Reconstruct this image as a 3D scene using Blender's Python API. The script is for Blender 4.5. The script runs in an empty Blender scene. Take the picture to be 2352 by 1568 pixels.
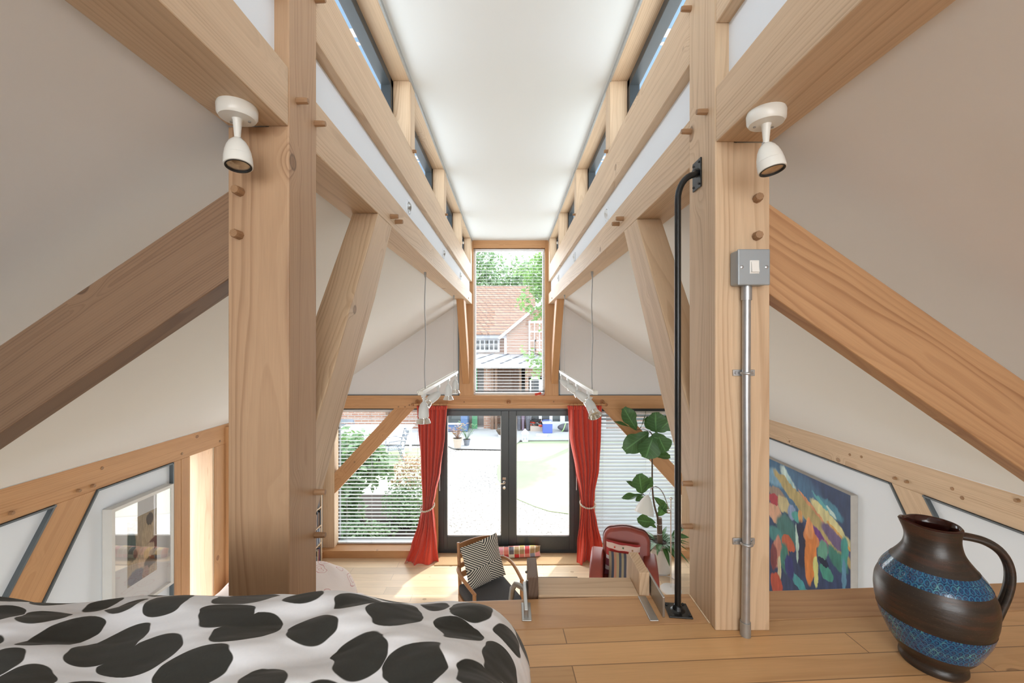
import bpy, math, random
from mathutils import Vector, Matrix, Euler
C = bpy.context.scene.collection
R = math.radians
F, VX, VY, CZ = 940.0, 1172.0, 783.0, 2.95
def P(x, y, D): return Vector(((x-VX)/F*D, D, CZ-(y-VY)/F*D))
def PX(x, D): return (x-VX)/F*D
def PZ(y, D): return CZ-(y-VY)/F*D
rnd = random.Random(7)
WM = {}   # world matrices of things

# ---------------------------------------------------------------- node helper
class N:
    def __init__(s, name):
        s.m = bpy.data.materials.new(name); s.m.use_nodes = True
        s.t = s.m.node_tree; s.t.nodes.clear()
        s.out = s.t.nodes.new('ShaderNodeOutputMaterial')
    def n(s, typ, **kw):
        nd = s.t.nodes.new('ShaderNode'+typ)
        for k, v in kw.items(): setattr(nd, k, v)
        return nd
    def put(s, sock, v):
        if isinstance(v, bpy.types.NodeSocket): s.t.links.new(v, sock)
        elif v is not None:
            if isinstance(v, (tuple, list)) and len(v) == 3 and sock.type == 'RGBA': v = (*v, 1)
            sock.default_value = v
    def math(s, op, a, b=None, c=None, clamp=False):
        nd = s.n('Math', operation=op); nd.use_clamp = clamp
        s.put(nd.inputs[0], a)
        if b is not None: s.put(nd.inputs[1], b)
        if c is not None: s.put(nd.inputs[2], c)
        return nd.outputs[0]
    def vmath(s, op, a, b=None):
        nd = s.n('VectorMath', operation=op); s.put(nd.inputs[0], a)
        if b is not None: s.put(nd.inputs[1], b)
        return nd.outputs[0]
    def coord(s, k='Object'): return s.n('TexCoord').outputs[k]
    def mapping(s, v, loc=(0,0,0), rot=(0,0,0), sc=(1,1,1)):
        nd = s.n('Mapping'); s.put(nd.inputs[0], v)
        s.put(nd.inputs[1], loc); s.put(nd.inputs[2], rot); s.put(nd.inputs[3], sc); return nd.outputs[0]
    def noise(s, v, scale=5, detail=3, rough=.5, col=False):
        nd = s.n('TexNoise'); s.put(nd.inputs['Vector'], v); s.put(nd.inputs['Scale'], scale)
        s.put(nd.inputs['Detail'], detail); s.put(nd.inputs['Roughness'], rough)
        return nd.outputs['Color' if col else 'Fac']
    def vor(s, v, scale=5, feature='F1', rand=1, out='Distance'):
        nd = s.n('TexVoronoi', feature=feature); s.put(nd.inputs['Vector'], v); s.put(nd.inputs['Scale'], scale)
        s.put(nd.inputs['Randomness'], rand); return nd.outputs[out]
    def ramp(s, f, stops, interp='LINEAR'):
        nd = s.n('ValToRGB'); s.put(nd.inputs[0], f); cr = nd.color_ramp; cr.interpolation = interp
        while len(cr.elements) < len(stops): cr.elements.new(.5)
        for e, (p, c) in zip(cr.elements, stops):
            e.position = p; e.color = (*c, 1) if isinstance(c, tuple) else (c, c, c, 1)
        return nd.outputs[0]
    def mix(s, f, a, b, blend='MIX'):
        nd = s.n('Mix', data_type='RGBA', blend_type=blend); s.put(nd.inputs['Factor'], f)
        s.put(nd.inputs['A'] if False else nd.inputs[6], a); s.put(nd.inputs[7], b); return nd.outputs[2]
    def mr(s, v, a, b, c=0, d=1, smooth=True):
        nd = s.n('MapRange'); nd.interpolation_type = 'SMOOTHSTEP' if smooth else 'LINEAR'
        for i, q in enumerate((v, a, b, c, d)): s.put(nd.inputs[i], q)
        return nd.outputs[0]
    def sep(s, v):
        nd = s.n('SeparateXYZ'); s.put(nd.inputs[0], v); return nd.outputs
    def comb(s, x, y, z):
        nd = s.n('CombineXYZ')
        for i, q in enumerate((x, y, z)): s.put(nd.inputs[i], q)
        return nd.outputs[0]
    def bump(s, h, strength=.3, dist=.01):
        nd = s.n('Bump'); s.put(nd.inputs['Strength'], strength); s.put(nd.inputs['Distance'], dist)
        s.put(nd.inputs['Height'], h); return nd.outputs[0]
    def bsdf(s, col=None, rough=.5, metal=0, normal=None, **kw):
        nd = s.n('BsdfPrincipled'); s.put(nd.inputs['Base Color'], col)
        s.put(nd.inputs['Roughness'], rough); s.put(nd.inputs['Metallic'], metal)
        if normal is not None: s.put(nd.inputs['Normal'], normal)
        for k, v in kw.items(): s.put(nd.inputs[k.replace('_', ' ')], v)
        s.t.links.new(nd.outputs[0], s.out.inputs[0]); return s.m

def plain(name, col, rough=.5, metal=0, var=.06, vscale=12, bump=0, bscale=80, **kw):
    m = N(name); co = m.coord()
    f = m.noise(co, vscale, 3)
    c = m.mix(f, tuple(max(0, q*(1-var)) for q in col), tuple(min(1, q*(1+var)) for q in col))
    nm = m.bump(m.noise(co, bscale, 4), bump, .004) if bump else None
    return m.bsdf(c, rough, metal, nm, **kw)

def wood(name, light, dark, knot, ring=.0085, rough=.5, planks=None, tone=.12, knots=1.0, contrast=1.0, gloss_bump=.08, wave=.045):
    m = N(name); co = m.coord(); rd = m.n('ObjectInfo').outputs['Random']
    s3 = m.sep(co); x, y, z = s3[0], s3[1], s3[2]
    tonef = None; seam = None
    if planks:
        pw, pl = planks
        rowf = m.math('DIVIDE', y, pw); row = m.math('FLOOR', rowf)
        wn = m.n('TexWhiteNoise', noise_dimensions='1D'); m.put(wn.inputs['W'], row); rr = wn.outputs['Value']
        xs = m.math('ADD', m.math('DIVIDE', x, pl), m.math('MULTIPLY', rr, 7.3)); xi = m.math('FLOOR', xs)
        wn2 = m.n('TexWhiteNoise', noise_dimensions='2D'); m.put(wn2.inputs['Vector'], m.comb(row, xi, 0)); rp = wn2.outputs['Value']
        fy = m.math('ABSOLUTE', m.math('SUBTRACT', m.math('FRACT', rowf), .5))
        fx = m.math('ABSOLUTE', m.math('SUBTRACT', m.math('FRACT', xs), .5))
        sy = m.mr(fy, .5-.0018/pw, .5-.0006/pw); sx = m.mr(fx, .5-.0018/pl, .5-.0006/pl)
        seam = m.math('MAXIMUM', sx, sy); tonef = rp
        rd2 = m.math('MULTIPLY', rp, 9.0)
        y = m.math('ADD', y, rd2); z = m.math('ADD', z, m.math('MULTIPLY', m.math('FRACT', m.math('MULTIPLY', rp, 13.7)), .05))
        yc = m.math('SUBTRACT', m.math('MULTIPLY', m.math('SUBTRACT', m.math('FRACT', rowf), .5), pw), m.math('MULTIPLY', m.math('SUBTRACT', rp, .5), .06))
        oz = m.math('ADD', .03, m.math('MULTIPLY', rp, .07))
        base = m.comb(x, y, z)
        r0 = m.math('SQRT', m.math('ADD', m.math('POWER', m.math('ABSOLUTE', yc), 2.0), m.math('POWER', oz, 2.0)))
    else:
        o1 = m.math('MULTIPLY', m.math('SUBTRACT', m.math('FRACT', m.math('MULTIPLY', rd, 17.31)), .5), .22)
        o2 = m.math('MULTIPLY', m.math('SUBTRACT', m.math('FRACT', m.math('MULTIPLY', rd, 41.77)), .5), .22)
        off = m.math('MULTIPLY', rd, 37.0)
        base = m.comb(m.math('ADD', x, off), y, z)
        a = m.math('ADD', y, o1); b = m.math('ADD', z, o2)
        r0 = m.math('SQRT', m.math('ADD', m.math('MULTIPLY', a, a), m.math('MULTIPLY', b, b)))
    n1 = m.noise(m.mapping(base, sc=(.9, 5, 5)), 1.0, 2, .45)
    n2 = m.noise(m.mapping(base, sc=(5, 26, 26)), 1.0, 2)
    vd = m.n('TexVoronoi', feature='F1'); m.put(vd.inputs['Vector'], m.mapping(base, sc=(5.0, 6.5, 6.5))); m.put(vd.inputs['Scale'], 1.0)
    on = m.math('GREATER_THAN', m.sep(vd.outputs['Color'])[0], .66)
    d = m.math('ADD', vd.outputs['Distance'], m.math('MULTIPLY', m.math('SUBTRACT', 1.0, on), 2.0))
    k = m.mr(d, .02, .50, 1, 0)
    r = m.math('ADD', r0, m.math('MULTIPLY', n1, wave))
    r = m.math('ADD', r, m.math('MULTIPLY', n2, .005))
    r = m.math('ADD', r, m.math('MULTIPLY', m.math('MULTIPLY', k, k), .035*knots))
    v = m.math('FRACT', m.math('DIVIDE', r, ring))
    late = m.ramp(v, [(0, .15), (.45, .28), (.84, 1.0), (.94, .8), (1, .15)])
    vary = m.mr(m.noise(m.comb(m.math('MULTIPLY', r, 55.0), m.math('MULTIPLY', x, .6), rd), 1.0, 1), .32, .68, .18, 1.0)
    late = m.math('MULTIPLY', late, vary)
    fib = m.noise(m.mapping(base, sc=(12, 320, 320)), 1.0, 2)
    late2 = m.math('MULTIPLY', m.math('MULTIPLY', late, contrast), m.math('ADD', .55, m.math('MULTIPLY', n2, .7)), clamp=True)
    c = m.mix(late2, light, dark)
    big = m.noise(m.mapping(base, sc=(2, 9, 9)), 1.0, 2)
    tv = m.math('ADD', 1-tone, m.math('MULTIPLY', big, 2*tone))
    if tonef is not None: tv = m.math('MULTIPLY', tv, m.math('ADD', .86, m.math('MULTIPLY', tonef, .26)))
    tv = m.math('MULTIPLY', tv, m.math('ADD', .9, m.math('MULTIPLY', fib, .2)))
    c = m.mix(1.0, c, m.comb(tv, tv, tv), 'MULTIPLY')
    if knots > 0:
        kc = m.mr(d, .06, .13, 1, 0); ke = m.math('MULTIPLY', m.mr(d, .07, .10, 0, 1), m.mr(d, .10, .125, 1, 0))
        c = m.mix(m.math('MULTIPLY', kc, .75), c, knot)
        c = m.mix(m.math('MULTIPLY', ke, .55), c, tuple(q*.35 for q in knot))
    h = late
    if seam is not None:
        c = m.mix(m.math('MULTIPLY', seam, .75), c, tuple(q*.22 for q in dark))
    nm = m.bump(m.math('MULTIPLY', late, -1.0), gloss_bump, .0015)
    return m.bsdf(c, rough, 0, nm, Specular_IOR_Level=.35)

def glass_mat(name, tint=(1,1,1), refl=1.0):
    m = N(name); tr = m.n('BsdfTransparent'); m.put(tr.inputs[0], tint)
    gl = m.n('BsdfGlossy'); m.put(gl.inputs[0], (1,1,1)); m.put(gl.inputs['Roughness'], .01)
    geo = m.n('NewGeometry'); fr = m.n('Fresnel'); m.put(fr.inputs[0], m.mr(geo.outputs['Backfacing'], 0, 1, 1.45, 1/1.45, False))
    f = m.math('MULTIPLY', fr.outputs[0], refl, clamp=True)
    mx = m.n('MixShader'); m.t.links.new(f, mx.inputs[0])
    m.t.links.new(tr.outputs[0], mx.inputs[1]); m.t.links.new(gl.outputs[0], mx.inputs[2])
    m.t.links.new(mx.outputs[0], m.out.inputs[0]); return m.m

# ---------------------------------------------------------------- mesh helper
class MB:
    def __init__(s): s.v = []; s.f = []; s.uv = []; s.mi = []
    def add(s, vs, fs, uvs=None, mi=0):
        o = len(s.v); s.v += [Vector(q) for q in vs]
        for i, f in enumerate(fs):
            s.f.append([o+j for j in f]); s.mi.append(mi)
            s.uv.append([uvs[j] for j in f] if uvs else [(0, 0)]*len(f))
        return s
    def box(s, x0, x1, y0, y1, z0, z1, mi=0):
        x0, x1 = min(x0, x1), max(x0, x1); y0, y1 = min(y0, y1), max(y0, y1); z0, z1 = min(z0, z1), max(z0, z1)
        return s.add([(x0,y0,z0),(x1,y0,z0),(x1,y1,z0),(x0,y1,z0),(x0,y0,z1),(x1,y0,z1),(x1,y1,z1),(x0,y1,z1)],
              [(3,2,1,0),(4,5,6,7),(0,1,5,4),(1,2,6,5),(2,3,7,6),(3,0,4,7)], mi=mi)
    def frame_xz(s, x0, x1, z0, z1, y0, y1, w, wt=None, wb=None):
        wt = wt or w; wb = wb or w
        return s.box(x0, x0+w, y0, y1, z0, z1).box(x1-w, x1, y0, y1, z0, z1).box(x0+w, x1-w, y0, y1, z0, z0+wb).box(x0+w, x1-w, y0, y1, z1-wt, z1)
    def frame_yz(s, y0, y1, z0, z1, x0, x1, w):
        return s.box(x0, x1, y0, y0+w, z0, z1).box(x0, x1, y1-w, y1, z0, z1).box(x0, x1, y0+w, y1-w, z0, z0+w).box(x0, x1, y0+w, y1-w, z1-w, z1)
    def obox(s, c, size, rot=None, mi=0):
        c = Vector(c); rot = rot or Matrix.Identity(3); h = [q/2 for q in size]
        vs = [c + rot @ Vector((sx*h[0], sy*h[1], sz*h[2])) for sz in (-1,1) for sx, sy in ((-1,-1),(1,-1),(1,1),(-1,1))]
        return s.add(vs, [(3,2,1,0),(4,5,6,7),(0,1,5,4),(1,2,6,5),(2,3,7,6),(3,0,4,7)], mi=mi)
    def bar(s, p, q, w, h, up=(0,0,1), mi=0):
        p, q = Vector(p), Vector(q); d = q-p; L = d.length; x = d.normalized(); u = Vector(up)
        y = u.cross(x)
        if y.length < 1e-4: y = Vector((0,1,0)).cross(x)
        y.normalize(); z = x.cross(y)
        return s.obox((p+q)/2, (L, w, h), Matrix((x, y, z)).transposed(), mi)
    def prism(s, pts, ex, mi=0):
        ex = Vector(ex); pts = [Vector(p) for p in pts]; n = len(pts)
        nrm = Vector((0,0,0))
        for i in range(n): nrm += pts[i].cross(pts[(i+1) % n])
        if nrm.dot(ex) > 0: pts = pts[::-1]
        vs = pts + [p+ex for p in pts]
        fs = [tuple(range(n)), tuple(range(2*n-1, n-1, -1))] + [(i, i+n, (i+1) % n+n, (i+1) % n) for i in range(n)]
        return s.add(vs, fs, mi=mi)
    def tube(s, path, r, n=10, mi=0, cap=True, closed=False):
        path = [Vector(p) for p in path]; m = len(path); rs = r if isinstance(r, (list, tuple)) else [r]*m
        vs = []; t0 = (path[1]-path[0]).normalized()
        ref = Vector((0,0,1)) if abs(t0.z) < .9 else Vector((1,0,0))
        a = t0.cross(ref).normalized()
        for i, p in enumerate(path):
            if closed: t = (path[(i+1) % m]-path[i-1]).normalized()
            else: t = (path[min(i+1, m-1)]-path[max(i-1, 0)]).normalized()
            a = (a - t*a.dot(t)).normalized(); b = t.cross(a)
            for k in range(n):
                w = 2*math.pi*k/n; vs.append(p + (a*math.cos(w)+b*math.sin(w))*rs[i])
        fs = []
        for i in range(m if closed else m-1):
            j = (i+1) % m
            for k in range(n): fs.append((i*n+k, i*n+(k+1) % n, j*n+(k+1) % n, j*n+k))
        if cap and not closed: fs += [tuple(range(n-1, -1, -1)), tuple((m-1)*n+k for k in range(n))]
        return s.add(vs, fs, mi=mi)
    def lathe(s, prof, o=(0,0,0), ax=(0,0,1), n=24, mi=0, sx=1, sy=1, cap=True):
        o = Vector(o); z = Vector(ax).normalized(); ref = Vector((1,0,0)) if abs(z.x) < .9 else Vector((0,1,0))
        x = (ref - z*ref.dot(z)).normalized(); y = z.cross(x); vs = []; m = len(prof)
        for r, h in prof:
            for k in range(n):
                w = 2*math.pi*k/n; vs.append(o + x*(r*sx*math.cos(w)) + y*(r*sy*math.sin(w)) + z*h)
        fs = [(i*n+k, i*n+(k+1) % n, (i+1)*n+(k+1) % n, (i+1)*n+k) for i in range(m-1) for k in range(n)]
        if cap and prof[0][0] > 1e-5: fs.append(tuple(range(n-1, -1, -1)))
        if cap and prof[-1][0] > 1e-5: fs.append(tuple((m-1)*n+k for k in range(n)))
        return s.add(vs, fs, mi=mi)
    def ball(s, c, r, n=12, sc=(1,1,1), mi=0):
        vs = []; m = max(4, n//2); c = Vector(c)
        for i in range(m+1):
            th = math.pi*i/m
            for k in range(n):
                w = 2*math.pi*k/n
                vs.append(c+Vector((math.sin(th)*math.cos(w)*r*sc[0], math.sin(th)*math.sin(w)*r*sc[1], math.cos(th)*r*sc[2])))
        return s.add(vs, [(i*n+k, (i+1)*n+k, (i+1)*n+(k+1) % n, i*n+(k+1) % n) for i in range(m) for k in range(n)], mi=mi)
    def grid(s, fn, nu, nv, wrap=False, mi=0):
        vs = []; uv = []
        for j in range(nv+1):
            for i in range(nu+1):
                u, v = i/nu, j/nv; vs.append(Vector(fn(u, v))); uv.append((u, v))
        return s.add(vs, [(j*(nu+1)+i, j*(nu+1)+i+1, (j+1)*(nu+1)+i+1, (j+1)*(nu+1)+i) for j in range(nv) for i in range(nu)], uv, mi=mi)
    def leaf(s, base, d, up, L, Wd, bend=.15, shape='fig', mi=0, n=6):
        base = Vector(base); d = Vector(d).normalized(); up = Vector(up); side = d.cross(up).normalized(); up = side.cross(d)
        vs = []
        for i in range(n+1):
            t = i/n
            if shape == 'fig': w = Wd*1.12*(.05+.95*math.sin(math.pi*min(.985, t)**1.35)**.62) * (1-.22*math.exp(-((t-.36)/.13)**2)) if t < .97 else Wd*.45
            elif shape == 'long': w = Wd*math.sin(math.pi*min(t*.96+.03, 1))
            else: w = Wd*math.sin(math.pi*min(t*.95+.04, 1))**.8
            c = base + d*(t*L) - up*(bend*L*t*t)
            for q in (-1, -.5, 0, .5, 1): vs.append(c + side*(w*.5*q) + up*(abs(q)*w*.12 + (.02*L*math.sin(t*9+q*2) if shape == 'fig' else 0)))
        fs = [(i*5+k, i*5+k+1, (i+1)*5+k+1, (i+1)*5+k) for i in range(n) for k in range(4)]
        uv = [(k/4, i/n) for i in range(n+1) for k in range(5)]
        return s.add(vs, fs, uv, mi)
    def build(s, name, mat, parent=None, grain=None, bevel=0, smooth=False, local=False, origin=None, solid=0, segs=2, angle=40, subsurf=0):
        lo = Vector([min(v[i] for v in s.v) for i in range(3)]); hi = Vector([max(v[i] for v in s.v) for i in range(3)])
        c = (lo+hi)/2
        if not grain and not parent: c.z = lo.z
        if origin is not None: c = Vector(origin)
        M = Matrix.Translation(c)
        if grain is not None:
            x = Vector(grain).normalized(); ref = Vector((0,0,1)) if abs(x.z) < .9 else Vector((0,1,0))
            y = ref.cross(x).normalized(); z = x.cross(y)
            M = M @ Matrix((x, y, z)).transposed().to_4x4()
        Mi = M.inverted()
        me = bpy.data.meshes.new(name); me.from_pydata([Mi @ v for v in s.v], [], s.f)
        ul = me.uv_layers.new(name='UVMap'); i = 0
        for fu in s.uv:
            for q in fu: ul.data[i].uv = q; i += 1
        for m_ in (mat if isinstance(mat, (list, tuple)) else [mat]): me.materials.append(m_)
        me.polygons.foreach_set('material_index', s.mi)
        if smooth:
            me.shade_smooth(); me.set_sharp_from_angle(angle=R(angle))
        me.validate(); me.update()
        o = bpy.data.objects.new(name, me); C.objects.link(o)
        if parent is not None:
            o.parent = parent
            o.matrix_basis = M if local else WM[parent.name].inverted() @ M
            WM[o.name] = WM[parent.name] @ o.matrix_basis
        else: o.matrix_basis = M; WM[o.name] = M
        if solid:
            md = o.modifiers.new('solid', 'SOLIDIFY'); md.thickness = solid; md.offset = 0
        if bevel:
            md = o.modifiers.new('bevel', 'BEVEL'); md.width = bevel; md.segments = segs; md.limit_method = 'ANGLE'; md.angle_limit = R(40)
            md.harden_normals = False
        if subsurf:
            md = o.modifiers.new('sub', 'SUBSURF'); md.levels = subsurf; md.render_levels = subsurf
        return o
def tag(o, label, cat, group=None, kind=None):
    o['label'] = label; o['category'] = cat
    if group: o['group'] = group
    if kind: o['kind'] = kind
    return o
def thing(name, label, cat, loc=(0,0,0), rz=0, group=None):
    o = bpy.data.objects.new(name, None); o.empty_display_size = .1; C.objects.link(o)
    M = Matrix.Translation(Vector(loc)) @ Matrix.Rotation(rz, 4, 'Z'); o.matrix_basis = M; WM[o.name] = M
    return tag(o, label, cat, group)
def sgroup(name, label=None, loc=(0,0,0)):
    o = bpy.data.objects.new(name, None); C.objects.link(o); M = Matrix.Translation(Vector(loc)); o.matrix_basis = M; WM[o.name] = M
    o['kind'] = 'structure'
    if label: o['label'] = label
    return o
def struct(o, label=None):
    o['kind'] = 'structure'
    if label: o['label'] = label
    return o
SKY, SUN, BACK, CLER, UPW, LOWW, UNDER, EXPO = 3.8, 3.6, 60, 15, 28, 75, 115, 0.0
# ---------------------------------------------------------------- materials
M_fir = wood('fir_pale', (.66,.487,.322), (.49,.327,.20), (.33,.18,.09), ring=.0085, contrast=1.0, wave=.075)
M_fir_shaded = wood('fir_shaded', (.50,.325,.195), (.35,.205,.115), (.24,.13,.065), ring=.009, contrast=1.05, wave=.085)  # darker copy of the pale fir; the left post's shading is in its colour
M_fir_brown = wood('fir_dark_brown', (.29,.18,.11), (.165,.095,.058), (.14,.08,.05), ring=.0065, contrast=.9, wave=.07)  # darker, browner fir for the left principal rafter
M_firb = wood('fir_bold', (.56,.33,.17), (.36,.18,.085), (.24,.12,.06), ring=.013, contrast=1.0, wave=.14)
M_firo = wood('fir_orange', (.58,.32,.15), (.42,.20,.08), (.28,.12,.05), ring=.009, contrast=.7)
M_firdk = wood('fir_dark', (.40,.19,.08), (.25,.10,.04), (.16,.07,.03), ring=.007, contrast=.7)
M_peg = wood('peg_oak', (.36,.21,.11), (.26,.14,.07), (.2,.1,.05), ring=.004, knots=0)
M_loft = wood('loft_boards', (.66,.40,.19), (.52,.28,.12), (.36,.18,.075), ring=.010, planks=(.068, .95), rough=.32, contrast=.6, knots=.6)
M_edge = wood('loft_edge', (.60,.355,.18), (.42,.22,.10), (.28,.14,.06), ring=.010, rough=.38, contrast=.8)
M_floor = wood('floor_boards', (.78,.61,.41), (.69,.51,.32), (.5,.34,.2), ring=.012, planks=(.14, 1.9), rough=.3, contrast=.5, knots=.4)
M_teak = wood('teak', (.42,.20,.085), (.28,.12,.045), (.2,.08,.03), ring=.006, knots=0, rough=.35)
M_greywood = wood('grey_brown_wood', (.20,.14,.105), (.13,.085,.06), (.1,.06,.04), ring=.006, knots=0)
M_wall = plain('plaster_cream', (.81,.80,.775), .85, var=.015, vscale=2, bump=.03, bscale=160)
M_gable = plain('plaster_gable', (.76,.74,.725), .85, var=.015, vscale=2, bump=.03, bscale=160)
M_white = plain('plaster_white', (.80,.845,.89), .8, var=.012, vscale=2, bump=.03, bscale=160)
M_ceil = plain('plaster_ceiling', (.775,.80,.79), .85, var=.01, vscale=2)
M_trim = plain('grey_edge_trim', (.13,.15,.16), .45, .3, var=.05)
M_trimw = plain('white_edge_trim', (.75,.76,.76), .5, var=.03)
M_steeltrim = plain('galvanised_edge', (.42,.43,.42), .4, .6, var=.15, vscale=60)
M_anth = plain('anthracite_paint', (.045,.052,.055), .35, 0, var=.05)
M_blue = plain('blue_grey_paint', (.17,.31,.47), .35, var=.05)
M_glass = glass_mat('window_glass', refl=.2)
M_glass2 = glass_mat('picture_glass', refl=2.2)
M_black = plain('black_iron', (.012,.013,.014), .3, .2, var=.1)
M_blackm = plain('black_matt', (.02,.02,.02), .6)
M_lampw = plain('lamp_cream_enamel', (.80,.80,.75), .3, var=.02)
M_trackw = plain('lamp_grey_white', (.66,.68,.68), .35, var=.02)
M_alu = plain('bright_aluminium', (.82,.83,.83), .2, .9, var=.03)
M_gal = plain('galvanised_steel', (.46,.48,.50), .35, .75, var=.16, vscale=45)
M_steel = plain('brushed_steel', (.42,.42,.41), .38, .9, var=.12, vscale=60)
M_box = plain('switch_box_grey', (.36,.40,.43), .42, .3, var=.03)
M_switch = plain('switch_white', (.85,.85,.82), .3, var=.01)
M_refl = plain('lamp_reflector', (.85,.85,.82), .12, 1.0, var=.35, vscale=160)
M_lens = glass_mat('lamp_lens', (.92,.92,.9), 1.5)
M_chrome = plain('chrome', (.75,.75,.74), .12, 1.0, var=.02)
M_slat = plain('blind_slat', (.40,.44,.47), .4, var=.02)
M_cord = plain('blind_cord', (.55,.55,.52), .7)
M_red = plain('curtain_red', (.64,.055,.024), .75, var=.08, vscale=30, bump=.08, bscale=500, Sheen_Weight=.25)
M_redline = plain('curtain_lining', (.75,.45,.36), .8)
M_leather = plain('red_leather', (.27,.05,.032), .38, var=.30, vscale=5, bump=.10, bscale=260)
M_leatherd = plain('leather_piping', (.06,.014,.012), .45)
M_fabricg = plain('charcoal_fabric', (.062,.060,.062), .9, var=.2, vscale=150, bump=.2, bscale=600)
M_cream = plain('cream_fabric', (.62,.57,.50), .9, var=.06, vscale=60)
M_coir = plain('coir', (.52,.35,.19), .95, var=.3, vscale=260, bump=.5, bscale=500)
M_coird = plain('coir_edge', (.22,.13,.06), .95, var=.2)
M_pot = plain('pot_cream', (.66,.63,.57), .55, var=.03, bump=.25, bscale=140)
M_potr = plain('pot_rim', (.33,.32,.27), .45, var=.05)
M_soil = plain('soil', (.035,.025,.018), .95, var=.5, vscale=60, bump=.6, bscale=90)
M_bark = plain('bark', (.11,.075,.05), .9, var=.3, vscale=40, bump=.4, bscale=90)
M_stake = plain('stake', (.16,.10,.07), .8, var=.3, vscale=50)
M_frame = plain('frame_white', (.70,.68,.64), .5, var=.03)
M_mat = plain('mount_board', (.78,.78,.77), .8, var=.01)
M_canvas = plain('canvas_edge', (.50,.47,.43), .8, var=.12, vscale=20)
M_linen = plain('mattress_linen', (.7,.7,.7), .9)
M_cable = plain('grey_cable', (.40,.41,.42), .4, .3)
M_paper = plain('paper', (.72,.68,.60), .8)

def leafmat(name, a, b, rough=.4, trans=.25):
    m = N(name); co = m.coord('UV'); s = m.sep(co)
    rib = m.mr(m.math('ABSOLUTE', m.math('SUBTRACT', s[0], .5)), .015, .05, 1, 0)
    v = m.math('ABSOLUTE', m.math('SUBTRACT', m.math('FRACT', m.math('ADD', m.math('MULTIPLY', s[1], 6), m.math('MULTIPLY', m.math('ABSOLUTE', m.math('SUBTRACT', s[0], .5)), -3))), .5))
    vein = m.mr(v, .42, .5, 0, .6)
    f = m.noise(m.coord('Object'), 9, 2)
    c = m.mix(f, a, b); c = m.mix(m.math('MAXIMUM', rib, vein), c, tuple(min(1, q*1.9+.02) for q in b))
    bs = m.n('BsdfPrincipled'); m.put(bs.inputs['Base Color'], c); m.put(bs.inputs['Roughness'], rough)
    tl = m.n('BsdfTranslucent'); m.put(tl.inputs[0], m.mix(.5, c, (.25,.45,.05)))
    mx = m.n('MixShader'); m.put(mx.inputs[0], trans); m.t.links.new(bs.outputs[0], mx.inputs[1]); m.t.links.new(tl.outputs[0], mx.inputs[2])
    m.t.links.new(mx.outputs[0], m.out.inputs[0]); return m.m
M_fig = leafmat('fig_leaf', (.03,.085,.03), (.055,.15,.045), .45, .18)
M_shrub = leafmat('shrub_leaf', (.11,.21,.13), (.22,.33,.17), .5, .35)
M_flow = leafmat('pink_flower_leaf', (.35,.16,.13), (.45,.28,.18), .6, .35)
M_tree = leafmat('tree_leaf', (.16,.30,.12), (.32,.46,.2), .5, .45)
M_tree2 = leafmat('far_leaf', (.20,.30,.20), (.32,.42,.28), .5, .4)

def duvet_mat():
    m = N('duvet_spots'); co = m.coord('UV')
    w = m.noise(co, 5, 1, col=True)
    v = m.vmath('ADD', co, m.vmath('MULTIPLY', m.vmath('SUBTRACT', w, (.5,.5,.5)), (.05,.05,0)))
    st = m.noise(m.mapping(co, sc=(7, 34, 1), rot=(0,0,R(-32))), 1, 2, .6)
    v = m.vmath('ADD', v, m.comb(m.math('MULTIPLY', m.math('SUBTRACT', st, .5), .022), m.math('MULTIPLY', m.math('SUBTRACT', st, .5), .02), 0))
    nd = m.n('TexVoronoi', feature='F1'); m.put(nd.inputs['Vector'], m.mapping(v, sc=(1, 1.12, 0), rot=(0,0,R(18)))); m.put(nd.inputs['Scale'], 27.5); m.put(nd.inputs['Randomness'], .34)
    d = nd.outputs['Distance']
    jit = m.math('MULTIPLY', m.sep(nd.outputs['Color'])[0], .06)
    sp = m.mr(m.math('ADD', d, m.math('SUBTRACT', jit, .03)), .458, .478, 1, 0)
    f = m.noise(m.coord('Object'), 300, 2)
    dark = m.mix(f, (.020,.021,.018), (.032,.033,.028)); lt = m.mix(f, (.77,.80,.85), (.83,.85,.89))
    c = m.mix(sp, lt, dark)
    nm = m.bump(m.math('ADD', m.noise(m.mapping(co, sc=(5, 14, 1), rot=(0,0,R(-30))), 1.6, 3, .55), m.math('MULTIPLY', st, .5)), 1.0, .022)
    return m.bsdf(c, .85, 0, nm, Sheen_Weight=.1)
M_duvet = duvet_mat()

def throw_mat():
    m = N('throw_paisley'); co = m.coord()
    w = m.vmath('ADD', co, m.vmath('MULTIPLY', m.noise(co, 7, 2, col=True), (.10,.10,.10)))
    d = m.vor(w, 7.5); rings = m.math('ABSOLUTE', m.math('SUBTRACT', m.math('FRACT', m.math('MULTIPLY', d, 5)), .5))
    k = m.mr(rings, .38, .45); lim = m.mr(d, .5, .6, 1, 0)
    c = m.mix(m.math('MULTIPLY', m.math('MULTIPLY', k, lim), .75), (.74,.66,.62), (.48,.12,.13))
    return m.bsdf(c, .9, 0, m.bump(m.noise(co, 60, 3), .3, .004))
M_throw = throw_mat()

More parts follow.
